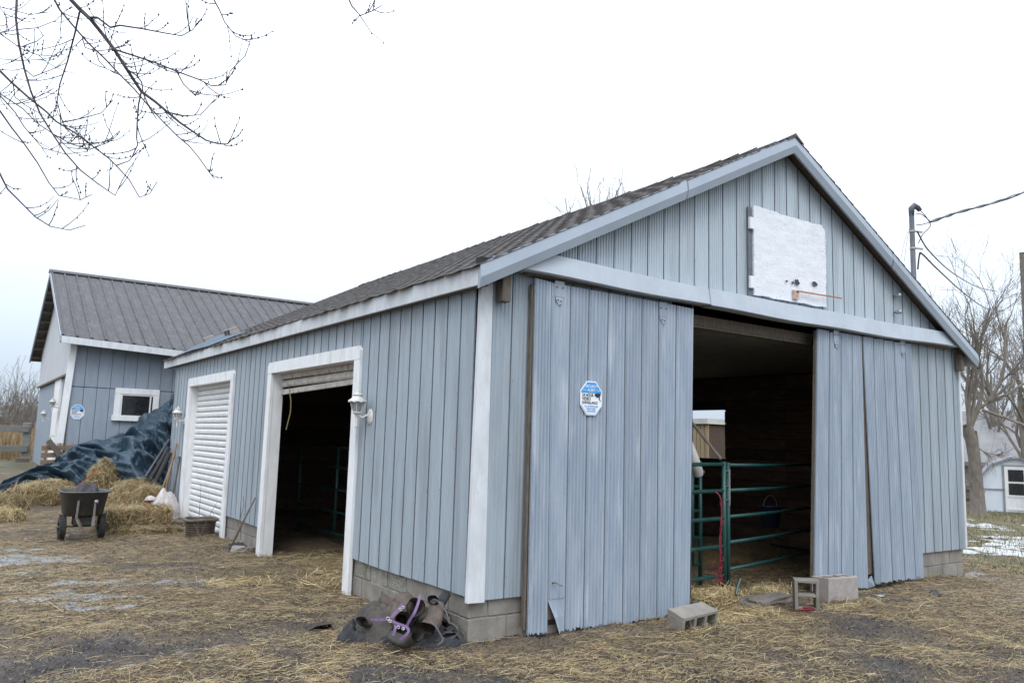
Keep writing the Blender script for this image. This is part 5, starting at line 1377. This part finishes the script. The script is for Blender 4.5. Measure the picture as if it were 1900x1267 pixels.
# broken pallets by the rear barn door
pl = empty('wooden_pallet', (-1.9, 13.75, .3), 'broken brown wooden pallet leaning between the tarp and rear barn door', 'pallet')
pa, pb = atp(88, 878, 1, 13.7), atp(135, 858, 1, 13.85)
for k in range(6):
    f = k / 5; a = Vector((-2.30, 13.75, .5 + .15 * k)); b = Vector((-1.70, 13.90, .52 + .15 * k))
    MB().bar(a, b, .02, .1).build('slat', RAWWOOD, pl)
for xx in (-2.25, -2.0, -1.76): MB().bar((xx, 13.83, .4), (xx + .06, 13.93, 1.36), .09, .04, up=(1, 0, 0)).build('stringer', RAWWOOD, pl)
MB().bar((-2.20, 13.70, 1.42), (-1.86, 13.72, 1.02), .02, .12).build('loose_slat', OLDWOOD, pl)

# ------------------------------------------------------------------ fence and far left
fc = empty('rail_fence', (-2.8, 21.8, .6), 'grey wooden post and rail fence left of the rear barn', 'fence')
for p in ((-2.05, 22.4), (-4.6, 21.8), (-7.2, 21.2)):
    MB().box((p[0] - .11, p[1] - .11, .2), (p[0] + .11, p[1] + .11, 1.82)).build('post', FENCEM, fc, bevel=.015)
for z in (1.62, 1.03):
    MB().bar((-7.3, 21.06, z), (-2.0, 22.26, z), .05, .19).build('rail', FENCEM, fc, bevel=.008)
tag(MB().box((-2.3, 21.7, .55), (-1.95, 22.0, .78)).build('wood_stump', OLDWOOD, bevel=.02), 'low dark stump in front of the fence post', 'stump')

def grow(mb, p, d, length, r, level, maxl, rg, up=.12, spread=.75, nseg=4, kids=(3, 5), ratio=.62, sides=5, thin=.0025, wander=.18):
    pts = [p.copy()]; rad = [r]; dirs = [d.copy()]
    for i in range(nseg):
        d = (d + Vector((rg.gauss(0, wander), rg.gauss(0, wander), rg.gauss(0, wander) + up))).normalized()
        p = p + d * length / nseg
        pts.append(p.copy()); rad.append(max(thin, r * (1 - .55 * (i + 1) / nseg))); dirs.append(d.copy())
    mb.tube(pts, rad, sides if level < 2 else (4 if level < 3 else 3), cap=False)
    if level >= maxl: return
    k = rg.randint(*kids)
    for c in range(k):
        i = min(nseg, max(1, int(round((.25 + .75 * (c + rg.random()) / k) * nseg))))
        ax = dirs[i].cross(Vector((rg.gauss(0, 1), rg.gauss(0, 1), rg.gauss(0, 1)))).normalized()
        nd = (Matrix.Rotation(rg.uniform(.4, 1) * spread, 3, ax) @ dirs[i]).normalized()
        grow(mb, pts[i], nd, length * ratio * rg.uniform(.7, 1.15), rad[i] * .62, level + 1, maxl, rg, up, spread, nseg, kids, ratio, sides, thin, wander)
def tree(name, base, trunk_pts, trunk_r, limbs, label, seed, maxl=4, kids=(3, 5), thin=.004, mt=BARK, up=.1, ratio=.62, wander=.18, cat='tree', group=None):
    rg = random.Random(seed)
    t = empty(name, base, label, cat, group)
    MB().tube(trunk_pts, trunk_r, 12, cap=False).build('trunk', mt, t, smooth=True)
    mb = MB()
    for (p, d, l, r_) in limbs: grow(mb, Vector(p), Vector(d).normalized(), l, r_, 1, maxl, rg, up=up, kids=kids, thin=thin, ratio=ratio, wander=wander)
    o = mb.build('crown', mt, t)
    return t
# bush clump beyond the fence
rg = random.Random(5)
for bi, (u_, d_, hh, lb) in enumerate(((28, 46, 4.2, 'rounded bare grey-brown bush beyond the fence'), (-20, 60, 3.4, 'lower bare thicket at the far left edge beyond the fence'), (70, 62, 3.2, 'bare thicket behind the rear barn corner'))):
    c = at(u_, 830, d_); c.z = .5
    t = empty('bare_bush', c, lb, 'bush', 'bushes beyond the fence')
    mb = MB()
    for k in range(46):
        a = rg.uniform(0, 6.28); s_ = rg.uniform(0, .9)
        grow(mb, Vector((c.x + rg.gauss(0, .6), c.y + rg.gauss(0, .6), .4)), Vector((math.cos(a) * s_, math.sin(a) * s_, 1)).normalized(), hh * rg.uniform(.5, .85), .028, 2, 4, rg, up=.08, spread=.5, kids=(3, 4), thin=.009, ratio=.55)
    mb.build('branches', BARK, t)
# tall dry grass beyond the fence
Ng = 16000
gxx = rng.uniform(-14, 4, Ng); gyy = rng.uniform(23.2, 36, Ng); hgt = rng.uniform(.5, 1.15, Ng) * (.6 + .6 * vnoise(gxx * .8, gyy * .8, 8))
Dn = np.stack([rng.normal(0, .18, Ng), rng.normal(0, .18, Ng), np.ones(Ng)], 1); Dn /= np.linalg.norm(Dn, axis=1, keepdims=True)
V, Fq = strand_arrays(np.stack([gxx, gyy, gbase(gxx, gyy) + hgt * .48], 1), Dn, hgt, rng.uniform(.012, .022, Ng), .2, rng)
o = npmesh('dry_grass', V, Fq, STRAW, colors=strand_cols(Ng, rng, np.array([(.33, .24, .125), (.28, .19, .095), (.22, .15, .08)])))
tag(o, 'tall tan dry grass standing beyond the fence', 'grass', kind='stuff')
Ng = 60000
gxx = rng.uniform(9, 34, Ng); gyy = rng.uniform(-6, 16, Ng); okg = ~((gxx < 9.3) & (gyy > -.2)); gxx, gyy = gxx[okg], gyy[okg]; Ng = len(gxx)
hgt = rng.uniform(.05, .16, Ng)
Dn = np.stack([rng.normal(0, .7, Ng), rng.normal(0, .7, Ng), np.ones(Ng)], 1); Dn /= np.linalg.norm(Dn, axis=1, keepdims=True)
V, Fq = strand_arrays(np.stack([gxx, gyy, gz(gxx, gyy) + hgt * .25], 1), Dn, hgt, rng.uniform(.006, .012, Ng), .2, rng)
cg = strand_cols(Ng, rng, np.array([(.27, .205, .11), (.20, .15, .08), (.13, .14, .05), (.10, .12, .04), (.15, .155, .065)]))
o = npmesh('lawn_grass', V, Fq, STRAW, colors=cg)
tag(o, 'short half-dead grass in the yard right of the barn', 'grass', kind='stuff')
# distant wood on the skyline
mb = MB(); rg = random.Random(9)
for k in range(520):
    a = rg.uniform(R(20), R(125)); d_ = rg.uniform(150, 230)
    c = Vector((CAM.x + d_ * math.cos(a), CAM.y + d_ * math.sin(a), 0))
    h_ = rg.uniform(3.5, 8) * (1.0 if a > R(60) else .9)
    for q in range(5):
        mb.tube([c, c + Vector((rg.gauss(0, .8), rg.gauss(0, .8), h_ * .55)), c + Vector((rg.gauss(0, 2.2), rg.gauss(0, 2.2), h_ * rg.uniform(.75, 1)))], [.30, .24, .08], 3, cap=False)
tag(mb.build('far_wood', mat('far_wood_bark', (.17, .15, .15), (.22, .20, .19))), 'hazy line of bare trees on the horizon', 'wood', kind='stuff')

# ------------------------------------------------------------------ right side: yard, sheds, trees
def local_frame(c, ang):
    return Matrix.Translation(c) @ Matrix.Rotation(ang, 4, 'Z')
def mbx(M, a, b):
    x0, y0, z0 = a; x1, y1, z1 = b
    return [M @ Vector(p) for p in [(x0, y0, z0), (x1, y0, z0), (x1, y1, z0), (x0, y1, z0), (x0, y0, z1), (x1, y0, z1), (x1, y1, z1), (x0, y1, z1)]]
# small barn-shaped shed
sc_ = at(1888, 950, 30.8); sc_.z = -.50
fwd = Vector((CAM.x - sc_.x, CAM.y - sc_.y, 0)).normalized(); ang = math.atan2(fwd.y, fwd.x) + R(90)
M = local_frame(sc_, ang + R(4))
sh = empty('garden_shed', sc_, 'small white barn-shaped garden shed with glazed door', 'shed')
prof = [(-1.16, 0), (-1.30, .40), (-1.36, .85), (-1.22, 1.25), (-.78, 1.82), (0, 2.14), (.78, 1.82), (1.22, 1.25), (1.36, .85), (1.30, .40), (1.16, 0)]
mb = MB(); k = len(prof)
mb.add([M @ Vector((x, 0, z)) for x, z in prof] + [M @ Vector((x, 2.6, z)) for x, z in prof], [tuple(range(k - 1, -1, -1)), tuple(range(k, 2 * k))] + [(i, i + 1, k + i + 1, k + i) for i in range(k - 1)])
mb.build('wall', SHEDW, sh)
rp = prof[2:-2]
mb = MB(); kk = len(rp)
def ro(q, o): 
    x, z = q; l = math.hypot(x, z - .9); return (x * (1 + o / max(l, .3)), z + o * max(.3, (z - .9) / max(l, .3)))
ou = [ro(q, .07) for q in rp]
mb.add([M @ Vector((x, -.12, z)) for x, z in rp] + [M @ Vector((x, -.12, z)) for x, z in ou] + [M @ Vector((x, 2.7, z)) for x, z in rp] + [M @ Vector((x, 2.7, z)) for x, z in ou],
       [(i, i + 1, kk + i + 1, kk + i) for i in range(kk - 1)] + [(kk + i, kk + i + 1, 3 * kk + i + 1, 3 * kk + i) for i in range(kk - 1)] + [(i, 2 * kk + i, 2 * kk + i + 1, i + 1) for i in range(kk - 1)] + [(0, kk, 3 * kk, 2 * kk), (kk - 1, 3 * kk - 1, 4 * kk - 1, 2 * kk - 1)])
mb.build('roof', SHEDR, sh)
for a, b in (((-1.3, -.03, .84), (-.40, -.002, .90)), ((.42, -.03, .84), (1.3, -.002, .90)), ((-.46, -.03, 0), (-.385, -.002, 1.78)), ((.385, -.03, 0), (.46, -.002, 1.78)), ((-.46, -.03, 1.785), (.46, -.002, 1.84))):
    MB().hexa(mbx(M, a, b)).build('trim_batten', SHEDR, sh)
dr = MB().hexa(mbx(M, (-.38, -.05, .02), (.38, -.004, 1.78))).build('door', WHITE, sh)
for z0, z1 in ((.68, 1.13), (1.20, 1.66)): MB().hexa(mbx(M, (-.26, -.056, z0), (.26, -.051, z1))).build('pane', WINGL, dr)
for a, b in (((-.32, -.075, .10), (.32, -.051, .16)), ((-.30, -.07, .60), (.30, -.051, .67))): MB().hexa(mbx(M, a, b)).build('door_rail', WHITE, dr)
MB().hexa(mbx(M, (-.10, -.14, 2.10), (.12, .0, 2.20))).build('snow_cap', SNOW, sh)
br = empty('push_broom', at(1818, 940, 29.5), 'pale handled broom leaning at the shed corner', 'broom')
MB().tube([at(1819, 942, 29.5), at(1829, 905, 29.9)], .02, 6).build('handle', RAWWOOD, br)
q = at(1818, 944, 29.5); MB().box((q.x - .1, q.y - .06, q.z - .08), (q.x + .12, q.y + .06, q.z + .04)).build('head', GREYWEB, br)
# long low barn with pale roof
bc = at(1868, 862, 41); bc.z = -.5
M = local_frame(bc, ang - R(6))
b3 = empty('pale_roofed_barn', bc, 'low weathered barn with pale metal roof behind the bare tree', 'barn')
HW = 9.0
k = 0
xx = -HW
while xx < HW:
    MB().hexa(mbx(M, (xx + .01, 0, 0), (xx + .58, .06, 1.72 - .0))).build('wall_board', PALEWALL, b3); xx += .59
MB().hexa(mbx(M, (-HW, .065, 0), (HW, .2, 1.7))).build('wall_core', DARK, b3)
MB().hexa(mbx(M, (-HW, -.32, 1.60), (HW, -.27, 1.78))).build('eave_fascia', SHEDR, b3)
for a in np.arange(-HW, HW - .01, .75):
    p = []
    for x0, y0, z0 in ((a, -.3, 1.78), (a + .74, -.3, 1.78), (a + .74, 5.0, 4.7), (a, 5.0, 4.7)): p.append(M @ Vector((x0, y0, z0)))
    p2 = [q + Vector((0, 0, .04)) for q in p]
    MB().hexa(p + p2).build('roof_sheet', PALEROOF, b3)
p = [M @ Vector(q) for q in ((-HW, 5.0, 4.68), (HW, 5.0, 4.68), (HW, 10.2, 1.8), (-HW, 10.2, 1.8))]
MB().hexa(p + [q + Vector((0, 0, .05)) for q in p]).build('roof_slope', PALEROOF, b3)
stack = empty('junk_pile', at(1793, 925, 36), 'dark stacked boards beside the tree trunk', 'boards')
q = at(1795, 928, 36)
for k in range(4): MB().bar((q.x - .5, q.y + .05 * k, -.35 + .2 * k), (q.x + .7, q.y - .5, -.33 + .2 * k), .4, .14).build('board', OLDWOOD if k % 2 else CLOTHD, stack)

# big bare tree at the right
tb_ = at(1815, 942, 29.2); tb_.z = -.55
def tp(u, v, d=29.2): return at(u, v, d)
fork = tp(1792, 790)
tr = tree('bare_tree', tb_, [tb_ + Vector((0, 0, -.1)), tb_ + Vector((0, 0, .15)), tp(1812, 900), tp(1808, 850), tp(1802, 815), fork], [.42, .27, .225, .21, .205, .22],
     [(tp(1798, 795), tp(1795, 700) - tp(1797, 790), 3.6, .09), (tp(1800, 790), tp(1835, 745) - tp(1800, 790), 2.6, .115), (tp(1835, 745), tp(1860, 690) - tp(1835, 745), 3.2, .085), (tp(1822, 760), tp(1900, 775) - tp(1822, 750), 3.2, .06), (tp(1800, 792), tp(1795, 640) - tp(1800, 792), 4.6, .08),
      (tp(1797, 780), tp(1770, 660) - tp(1797, 780), 3.8, .065), (tp(1835, 745), tp(1920, 700) - tp(1835, 745), 3.6, .065), (tp(1810, 800), tp(1835, 840) - tp(1808, 800), 1.4, .05)],
     'large bare tree with forked trunk beside the garden shed', 42, maxl=4, kids=(4, 6), thin=.006, up=.06, ratio=.60, wander=.16)
for bi, (u_, d_, hh, seed, lb) in enumerate(((1740, 40, 8.6, 1, 'tall bare tree rising behind the right roof slope'), (1850, 44, 9.6, 2, 'tall thin bare tree behind the pale roofed barn'), (1905, 38, 8.2, 3, 'bare tree at the right edge behind the second pole'))):
    c = at(u_, 900, d_); c.z = -.5
    rg = random.Random(seed); limbs = []
    for k in range(9):
        a = rg.uniform(0, 6.28); limbs.append(((c.x + rg.gauss(0, .05), c.y + rg.gauss(0, .05), 1.2 + k * .45), (math.cos(a) * .45, math.sin(a) * .45, 1), hh * .42 * rg.uniform(.7, 1), .085))
    tree('bare_tree', c, [c, c + Vector((.05, 0, 2)), c + Vector((0, .1, 5)), c + Vector((.1, .1, hh * .72))], [.24, .19, .12, .03], limbs, lb, seed + 60, maxl=4, kids=(3, 5), thin=.008, up=.14, group='bare trees behind the yard')
# tree tops above the roof line
c = at(1100, 640, 43); c.z = 0
limbs = []
rg = random.Random(77)
for k in range(12):
    a = rg.uniform(0, 6.28); limbs.append(((c.x + rg.gauss(0, .5), c.y + rg.gauss(0, .5), 11.6 + rg.uniform(0, 1.0)), (math.cos(a) * .6, math.sin(a) * .6, 1), rg.uniform(2.6, 4.6), .055))
tree('bare_tree', c, [c, c + Vector((0, 0, 6)), c + Vector((.2, 0, 12.2))], [.34, .26, .12], limbs, 'sparse tree tops showing just above the barn roof slope', 78, maxl=3, kids=(2, 4), thin=.008, up=.16)

# service mast, cables and far pole
ms = empty('service_mast', (8.55, .65, 0), 'grey service mast with weatherhead rising behind the right roof slope', 'mast')
mt_ = atp(1692, 385, 1, .65)
MB().tube([(8.52, .65, -.2), (8.53, .65, 3.0), (mt_.x - .02, .65, mt_.z - .1)], .040, 12).build('conduit', POLEM, ms, smooth=True)
MB().tube([(mt_.x - .02, .65, mt_.z - .16), (mt_.x - .015, .65, mt_.z - .02), (mt_.x + .03, .63, mt_.z + .03), (mt_.x + .10, .60, mt_.z + .0), (mt_.x + .12, .58, mt_.z - .05)], [.040, .048, .05, .042, .036], 10).build('weatherhead', POLEM, ms, smooth=True)
for zz in (mt_.z - .42, mt_.z - .70):
    MB().lathe([(.034, 0), (.046, .0), (.046, .03), (.034, .03)], (mt_.x - .02, .65, zz), 12).build('clamp', STEEL, ms)
    MB().bar((mt_.x, .62, zz + .015), (mt_.x + .12, .56, zz + .01), .03, .025).build('clamp_bracket', STEEL, ms)
def cable(pts_, r_, name, label, twist=0):
    P_ = []
    pts_ = [Vector(p) for p in pts_]
    n = 28
    for i in range(n + 1):
        t_ = i / n; f = t_ * (len(pts_) - 1); k = min(int(f), len(pts_) - 2); q = f - k
        p0 = pts_[max(k - 1, 0)]; p1 = pts_[k]; p2 = pts_[k + 1]; p3 = pts_[min(k + 2, len(pts_) - 1)]
        P_.append(.5 * (2 * p1 + (p2 - p0) * q + (2 * p0 - 5 * p1 + 4 * p2 - p3) * q * q + (3 * p1 - p0 - 3 * p2 + p3) * q ** 3))
    return tag(MB().tube(P_, r_, 6).build(name, CABLE, smooth=True), label, 'cable')
dA = 10.6
anchor = at(1727, 412, dA)
P1 = [anchor, at(1775, 395, 11.6), at(1840, 378, 13), at(1900, 357, 14.6), at(2010, 300, 18)]
cable(P1, .014, 'service_cable', 'thick twisted service cable rising to the right from the mast')
mb = MB()
for i in range(2):
    pts_ = []
    for k in range(160):
        t_ = k / 159; f = t_ * 4; q = min(int(f), 3); p = P1[q].lerp(P1[q + 1], f - q)
        a = t_ * 26 + i * math.pi; pts_.append(p + Vector((0, math.cos(a) * .014, math.sin(a) * .014)))
    mb.tube(pts_, .010, 4)
tag(mb.build('service_conductor', CABLE), 'pair of conductors wound round the service cable', 'cable')
cable([at(1701, 386, dA), at(1712, 395, dA), at(1722, 408, dA), at(1726, 420, dA), at(1712, 435, dA), at(1704, 452, dA)], .006, 'drip_loop', 'drip loop wire hanging below the weatherhead')
cable([at(1698, 398, dA), at(1708, 397, dA), at(1718, 404, dA), at(1727, 412, dA)], .006, 'drip_wire', 'short wire from weatherhead to the service cable')
cable([at(1700, 418, dA), at(1714, 416, dA), at(1727, 412, dA)], .007, 'tie_wire', 'straight tie wire holding the service cable to the mast')
cable([at(1702, 430, dA), at(1726, 468, 12), at(1770, 508, 16), at(1815, 533, 22), at(1850, 541, 28)], .011, 'yard_cable', 'upper of the two dark cables sagging down to the right from the mast')
cable([at(1703, 500, dA), at(1706, 474, dA), at(1712, 472, 10.8), at(1740, 500, 13), at(1790, 545, 18), at(1830, 572, 24), at(1862, 577, 29)], .012, 'yard_cable', 'lower of the two dark cables sagging down to the right from the mast')
for k, (u0, v0, u1, v1) in enumerate(((1684, 430, 1672, 478), (1687, 425, 1678, 485))):
    cable([at(u0, v0, 10.55), at((u0 + u1) / 2 - 1, (v0 + v1) / 2, 10.45), at(u1, v1, 10.3)], .003, 'guy_wire', 'thin guy wire left of the mast, ' + ('outer one' if k == 0 else 'inner one'))
pc = at(1897, 470, 31)
up_ = empty('utility_pole', (pc.x, pc.y, -.5), 'dark wooden utility pole cut by the right edge of the photo', 'pole')
MB().tube([(pc.x, pc.y, -.6), (pc.x, pc.y, pc.z)], [.14, .11], 10).build('pole', BARK, up_)
MB().lathe([(.115, 0), (.115, .04), (0, .06)], (pc.x, pc.y, pc.z - .02), 10).build('pole_cap', CABLE, up_)

# things seen through the opening in the right wall
ts = empty('tan_lean_to', (12.4, 9.0, -.3), 'tan slatted lean-to seen through the barn window opening', 'lean-to')
yy = 7.95
while yy < 11:
    MB().box((12.0, yy, -.3), (12.04, yy + .11, 2.28)).build('slat', TAN, ts); yy += .13
MB().box((12.045, 7.97, -.3), (13.8, 11, 2.25)).build('core', INWOOD, ts)
MB().box((11.93, 7.9, 2.285), (13.9, 11.1, 2.42)).build('roof_edge', PALESID, ts)
tv = empty('cream_trailer', (16.0, 9.4, -.3), 'cream boarded trailer side seen through the barn window opening', 'trailer')
for k in range(11): MB().box((15.0, 8.2, -.1 + k * .22), (15.05, 13.5, .11 + k * .22)).build('board', PALESID, tv)
MB().box((15.055, 8.22, -.2), (17, 13.4, 2.25)).build('core', PALESID, tv)

# snow and ice patches
def patch(name, x0, x1, y0, y1, thr, fx, fy, seed, h, mt, label, cat, step=.05, edge=.25):
    xs = np.arange(x0, x1, step); ys = np.arange(y0, y1, step); X_, Y_ = np.meshgrid(xs, ys)
    m_ = .55 * vnoise(X_ * fx, Y_ * fy, seed) + .3 * vnoise(X_ * fx * 2.7, Y_ * fy * 2.7, seed + 1) + .15 * vnoise(X_ * fx * 7, Y_ * fy * 7, seed + 2)
    cxn = (X_ - (x0 + x1) / 2) / ((x1 - x0) / 2); cyn = (Y_ - (y0 + y1) / 2) / ((y1 - y0) / 2)
    m_ = m_ - edge * np.clip(cxn ** 2 + cyn ** 2, 0, 2) - thr
    Zs = np.clip(m_ * h * 8, -h, h)
    Zg = gz(X_, Y_)
    idx_ = np.arange(X_.size).reshape(X_.shape)
    Fq_ = np.stack([idx_[:-1, :-1], idx_[:-1, 1:], idx_[1:, 1:], idx_[1:, :-1]], -1).reshape(-1, 4)
    ok = (m_.ravel() > -.03)[Fq_].any(1)
    Fq_ = Fq_[ok]; used_ = np.unique(Fq_); re = np.zeros(X_.size, np.int64); re[used_] = np.arange(len(used_))
    Vv = np.stack([X_, Y_, Zg + Zs], -1).reshape(-1, 3)[used_]
    o = npmesh(name, Vv, re[Fq_], mt, origin=((x0 + x1) / 2, (y0 + y1) / 2, 0)); o.data.polygons.foreach_set('use_smooth', np.ones(len(Fq_), bool))
    return tag(o, label, cat, kind='stuff')
patch('snow_patch', 11.3, 19.5, -.6, 4.6, .54, .8, 1.9, 31, .02, SNOW, 'thin patchy snow on the grass right of the barn', 'snow', .06, .10)
patch('snow_patch', 19.5, 28, 4.4, 8.6, .52, .7, 1.9, 41, .02, SNOW, 'far streaks of snow before the garden shed', 'snow', .09, .2)
patch('snow_patch', -6.5, -3.0, 24, 30, .35, .5, .5, 51, .25, SNOW, 'small snow drift beyond the left fence', 'snow', .1, .2)
patch('ice_patch', -3.7, -1.3, 2.4, 4.4, .495, 1.2, 2.6, 61, .010, ICE, 'thin dirty ice in the middle of the muddy yard', 'ice', .03, .22)
patch('ice_patch', -4.2, -2.2, 5.0, 7.6, .50, 1.2, 2.6, 71, .010, ICE, 'thin ice at the left edge of the yard', 'ice', .03, .22)

# ------------------------------------------------------------------ overhanging maple, top left
mp_ = empty('overhanging_maple', (-6.8, 3.2, 0), 'bare maple with drooping budded twigs hanging into the top left', 'tree')
S = 2.879
BR = [
 ([(360,-20),(430,55),(485,105),(545,180),(610,265),(670,360),(755,490),(830,545),(895,600),(960,655),(1025,700),(1100,750),(1170,770),(1215,770),(1250,735)], 13, 3, 6.6, 6.2, 'T'),
 ([(485,95),(520,95),(590,148),(640,137),(760,155),(880,178),(970,193),(1030,160),(1065,110)], 7, 2, 6.5, 6.1, None),
 ([(610,265),(720,300),(840,340),(950,385),(1060,425),(1130,460),(1205,455),(1230,380),(1310,300)], 6, 2, 6.45, 6.0, None),
 ([(680,372),(730,405),(757,440),(765,500),(800,580),(835,635)], 5, 3, 6.42, 6.3, None),
 ([(755,490),(740,560),(733,650),(730,740),(735,775),(705,840)], 5, 3, 6.38, 6.3, None),
 ([(285,-10),(320,55),(400,150),(470,230),(560,315),(640,400),(720,480),(800,575),(870,650),(950,730),(1010,780),(1060,840),(1110,910),(1145,955)], 7, 3, 7.0, 6.5, 'T'),
 ([(90,-10),(85,100),(100,230),(130,370),(165,490),(215,610),(290,730),(350,820),(430,910),(520,980),(615,1045),(650,970),(690,900)], 9, 2, 7.2, 6.7, 'T'),
 ([(425,65),(400,180),(360,330),(320,450),(305,540),(330,640),(350,690)], 6, 2, 6.6, 6.9, None),
 ([(-10,370),(60,440),(150,520),(250,600),(300,650),(400,710),(500,785),(580,845),(620,885),(690,960),(745,1055),(800,1035),(840,970)], 8, 2, 7.4, 7.0, 'L'),
 ([(-10,500),(80,600),(130,680),(200,760),(225,790),(350,825),(470,810)], 5, 2, 7.6, 7.2, 'L'),
 ([(-10,580),(60,680),(130,770),(200,870),(260,975),(315,1045),(430,1068),(490,1040)], 6, 2, 7.3, 6.9, 'L'),
 ([(-10,910),(40,1010),(110,1080),(190,1160),(270,1210),(370,1230),(455,1205)], 6, 2, 7.0, 6.6, 'L'),
 ([(-10,495),(120,580),(200,660),(290,720),(360,790),(480,800),(590,745),(640,700)], 5, 2, 7.8, 7.4, 'L'),
 ([(310,765),(420,770),(560,760),(600,740)], 4, 2, 7.4, 7.3, None),
 ([(1140,-5),(1175,60),(1200,120),(1260,195),(1330,225)], 5, 2, 6.0, 5.9, 'T'),
 ([(-10,175),(110,260),(200,295),(280,300),(380,250)], 4, 2, 7.8, 7.5, 'L'),
 ([(-10,315),(100,325),(220,320),(350,290)], 4, 2, 8.0, 7.6, 'L'),
 ([(-10,35),(160,80),(270,65)], 4, 2, 7.9, 7.7, 'L'),
 ([(-10,180),(90,160),(200,150),(300,110),(360,50)], 4, 2, 7.6, 7.4, 'L'),
 ([(120,250),(200,220),(235,190)], 4, 2, 7.3, 7.2, None),
 ([(130,370),(180,410),(270,375),(350,340)], 4, 2, 7.2, 7.0, None),
 ([(-10,355),(70,330),(130,290)], 4, 2, 7.9, 7.8, 'L'),
 ([(330,655),(430,635),(540,605),(605,535)], 4, 2, 6.9, 6.7, None),
 ([(-10,560),(100,555),(210,515),(280,480)], 4, 2, 7.7, 7.5, 'L'),
 ([(440,205),(455,255),(510,275),(600,265),(690,240)], 4, 2, 6.9, 6.7, None),
 ([(515,285),(530,330),(570,370),(640,397)], 4, 2, 6.85, 6.7, None),
 ([(895,600),(985,620),(1070,615),(1150,530)], 4, 2, 6.3, 6.1, None),
 ([(620,885),(690,860),(740,800)], 4, 2, 7.1, 7.0, None),
 ([(945,385),(980,450),(1040,510),(1060,480)], 4, 2, 6.3, 6.2, None),
 ([(1855,-20),(1880,35),(1925,85),(1990,60),(2040,30)], 5, 2, 6.0, 5.9, 'T'),
 ([(-10,30),(35,90),(35,165)], 3, 2, 8.0, 7.9, 'L'),
 ([(65,420),(80,520),(130,560),(200,600),(290,640)], 4, 2, 7.4, 7.2, None),
 ([(290,720),(380,770),(480,800),(560,770),(600,745)], 4, 2, 7.3, 7.2, None),
]
NT = Vector((-4.6, 1.2, 7.6)); NL = Vector((-5.1, 2.0, 6.0)); NU2 = Vector((-6.2, 2.7, 4.6))
MB().tube([(-6.8, 3.2, -.1), (-6.8, 3.2, .2), (-6.75, 3.15, 1.5), (-6.6, 3.0, 3.2), NU2], [.55, .42, .36, .33, .26], 12).build('trunk', BARK, mp_, smooth=True)
MB().tube([NU2, (-5.6, 2.1, 6.4), NT], [.2, .12, .06], 8).build('limb', BARK, mp_, smooth=True)
MB().tube([NU2, (-5.7, 2.4, 5.6), NL], [.16, .1, .05], 8).build('limb', BARK, mp_, smooth=True)
MB().tube([NU2, (-6.8, 3.0, 7.0), (-7.4, 3.2, 10.5)], [.24, .17, .05], 8).build('limb', BARK, mp_, smooth=True)
rg = random.Random(3)
def bud(mb, p, r_=.010):
    mb.lathe([(0, -r_), (r_ * .8, -r_ * .3), (r_ * .6, r_ * .6), (0, r_ * 1.3)], p, 5)
for (pp, w0, w1, d0, d1, root) in BR:
    pts_ = [at(x / S, y / S, d0 + (d1 - d0) * i / (len(pp) - 1) + rg.gauss(0, .03)) for i, (x, y) in enumerate(pp)]
    k_ = 6.8 / FPX / S
    rad = [max(.0032, (w0 + (w1 - w0) * i / (len(pp) - 1)) * k_ * .85) for i in range(len(pp))]
    mb = MB()
    if root:
        nd = NT if root == 'T' else NL
        mid = pts_[0].lerp(nd, .5) + Vector((0, 0, .15))
        full = [nd, mid] + pts_; rad2 = [rad[0] * 1.5, rad[0] * 1.25] + rad
    else: full, rad2 = pts_, rad
    mb.tube(full, rad2, 6)
    # side twigs curling upward, with buds
    for i in range(1, len(pts_)):
        for _ in range(rg.choice([0, 1, 1, 2, 2])):
            t_ = rg.random(); a = pts_[i - 1].lerp(pts_[i], t_); d = (pts_[i] - pts_[i - 1]).normalized()
            s_ = Vector((rg.gauss(0, .6), rg.gauss(0, .6), rg.gauss(.35, .4))); d2 = (d * .7 + s_ * .8).normalized()
            l = rg.uniform(.08, .42) * (1.0 if i < len(pts_) - 1 else .6)
            q = [a]; dd = d2
            for k in range(4):
                q.append(q[-1] + dd * l / 4); dd = (dd + Vector((rg.gauss(0, .12), rg.gauss(0, .12), .22))).normalized()
            mb.tube(q, [.0046, .0040, .0034, .003, .0026], 4, cap=False)
            for b_ in q[2:]:
                if rg.random() < .75: bud(mb, b_ + Vector((rg.gauss(0, .004), rg.gauss(0, .004), rg.gauss(0, .004))), rg.uniform(.007, .0115))
    mb.build('branch', BRANCH, mp_)
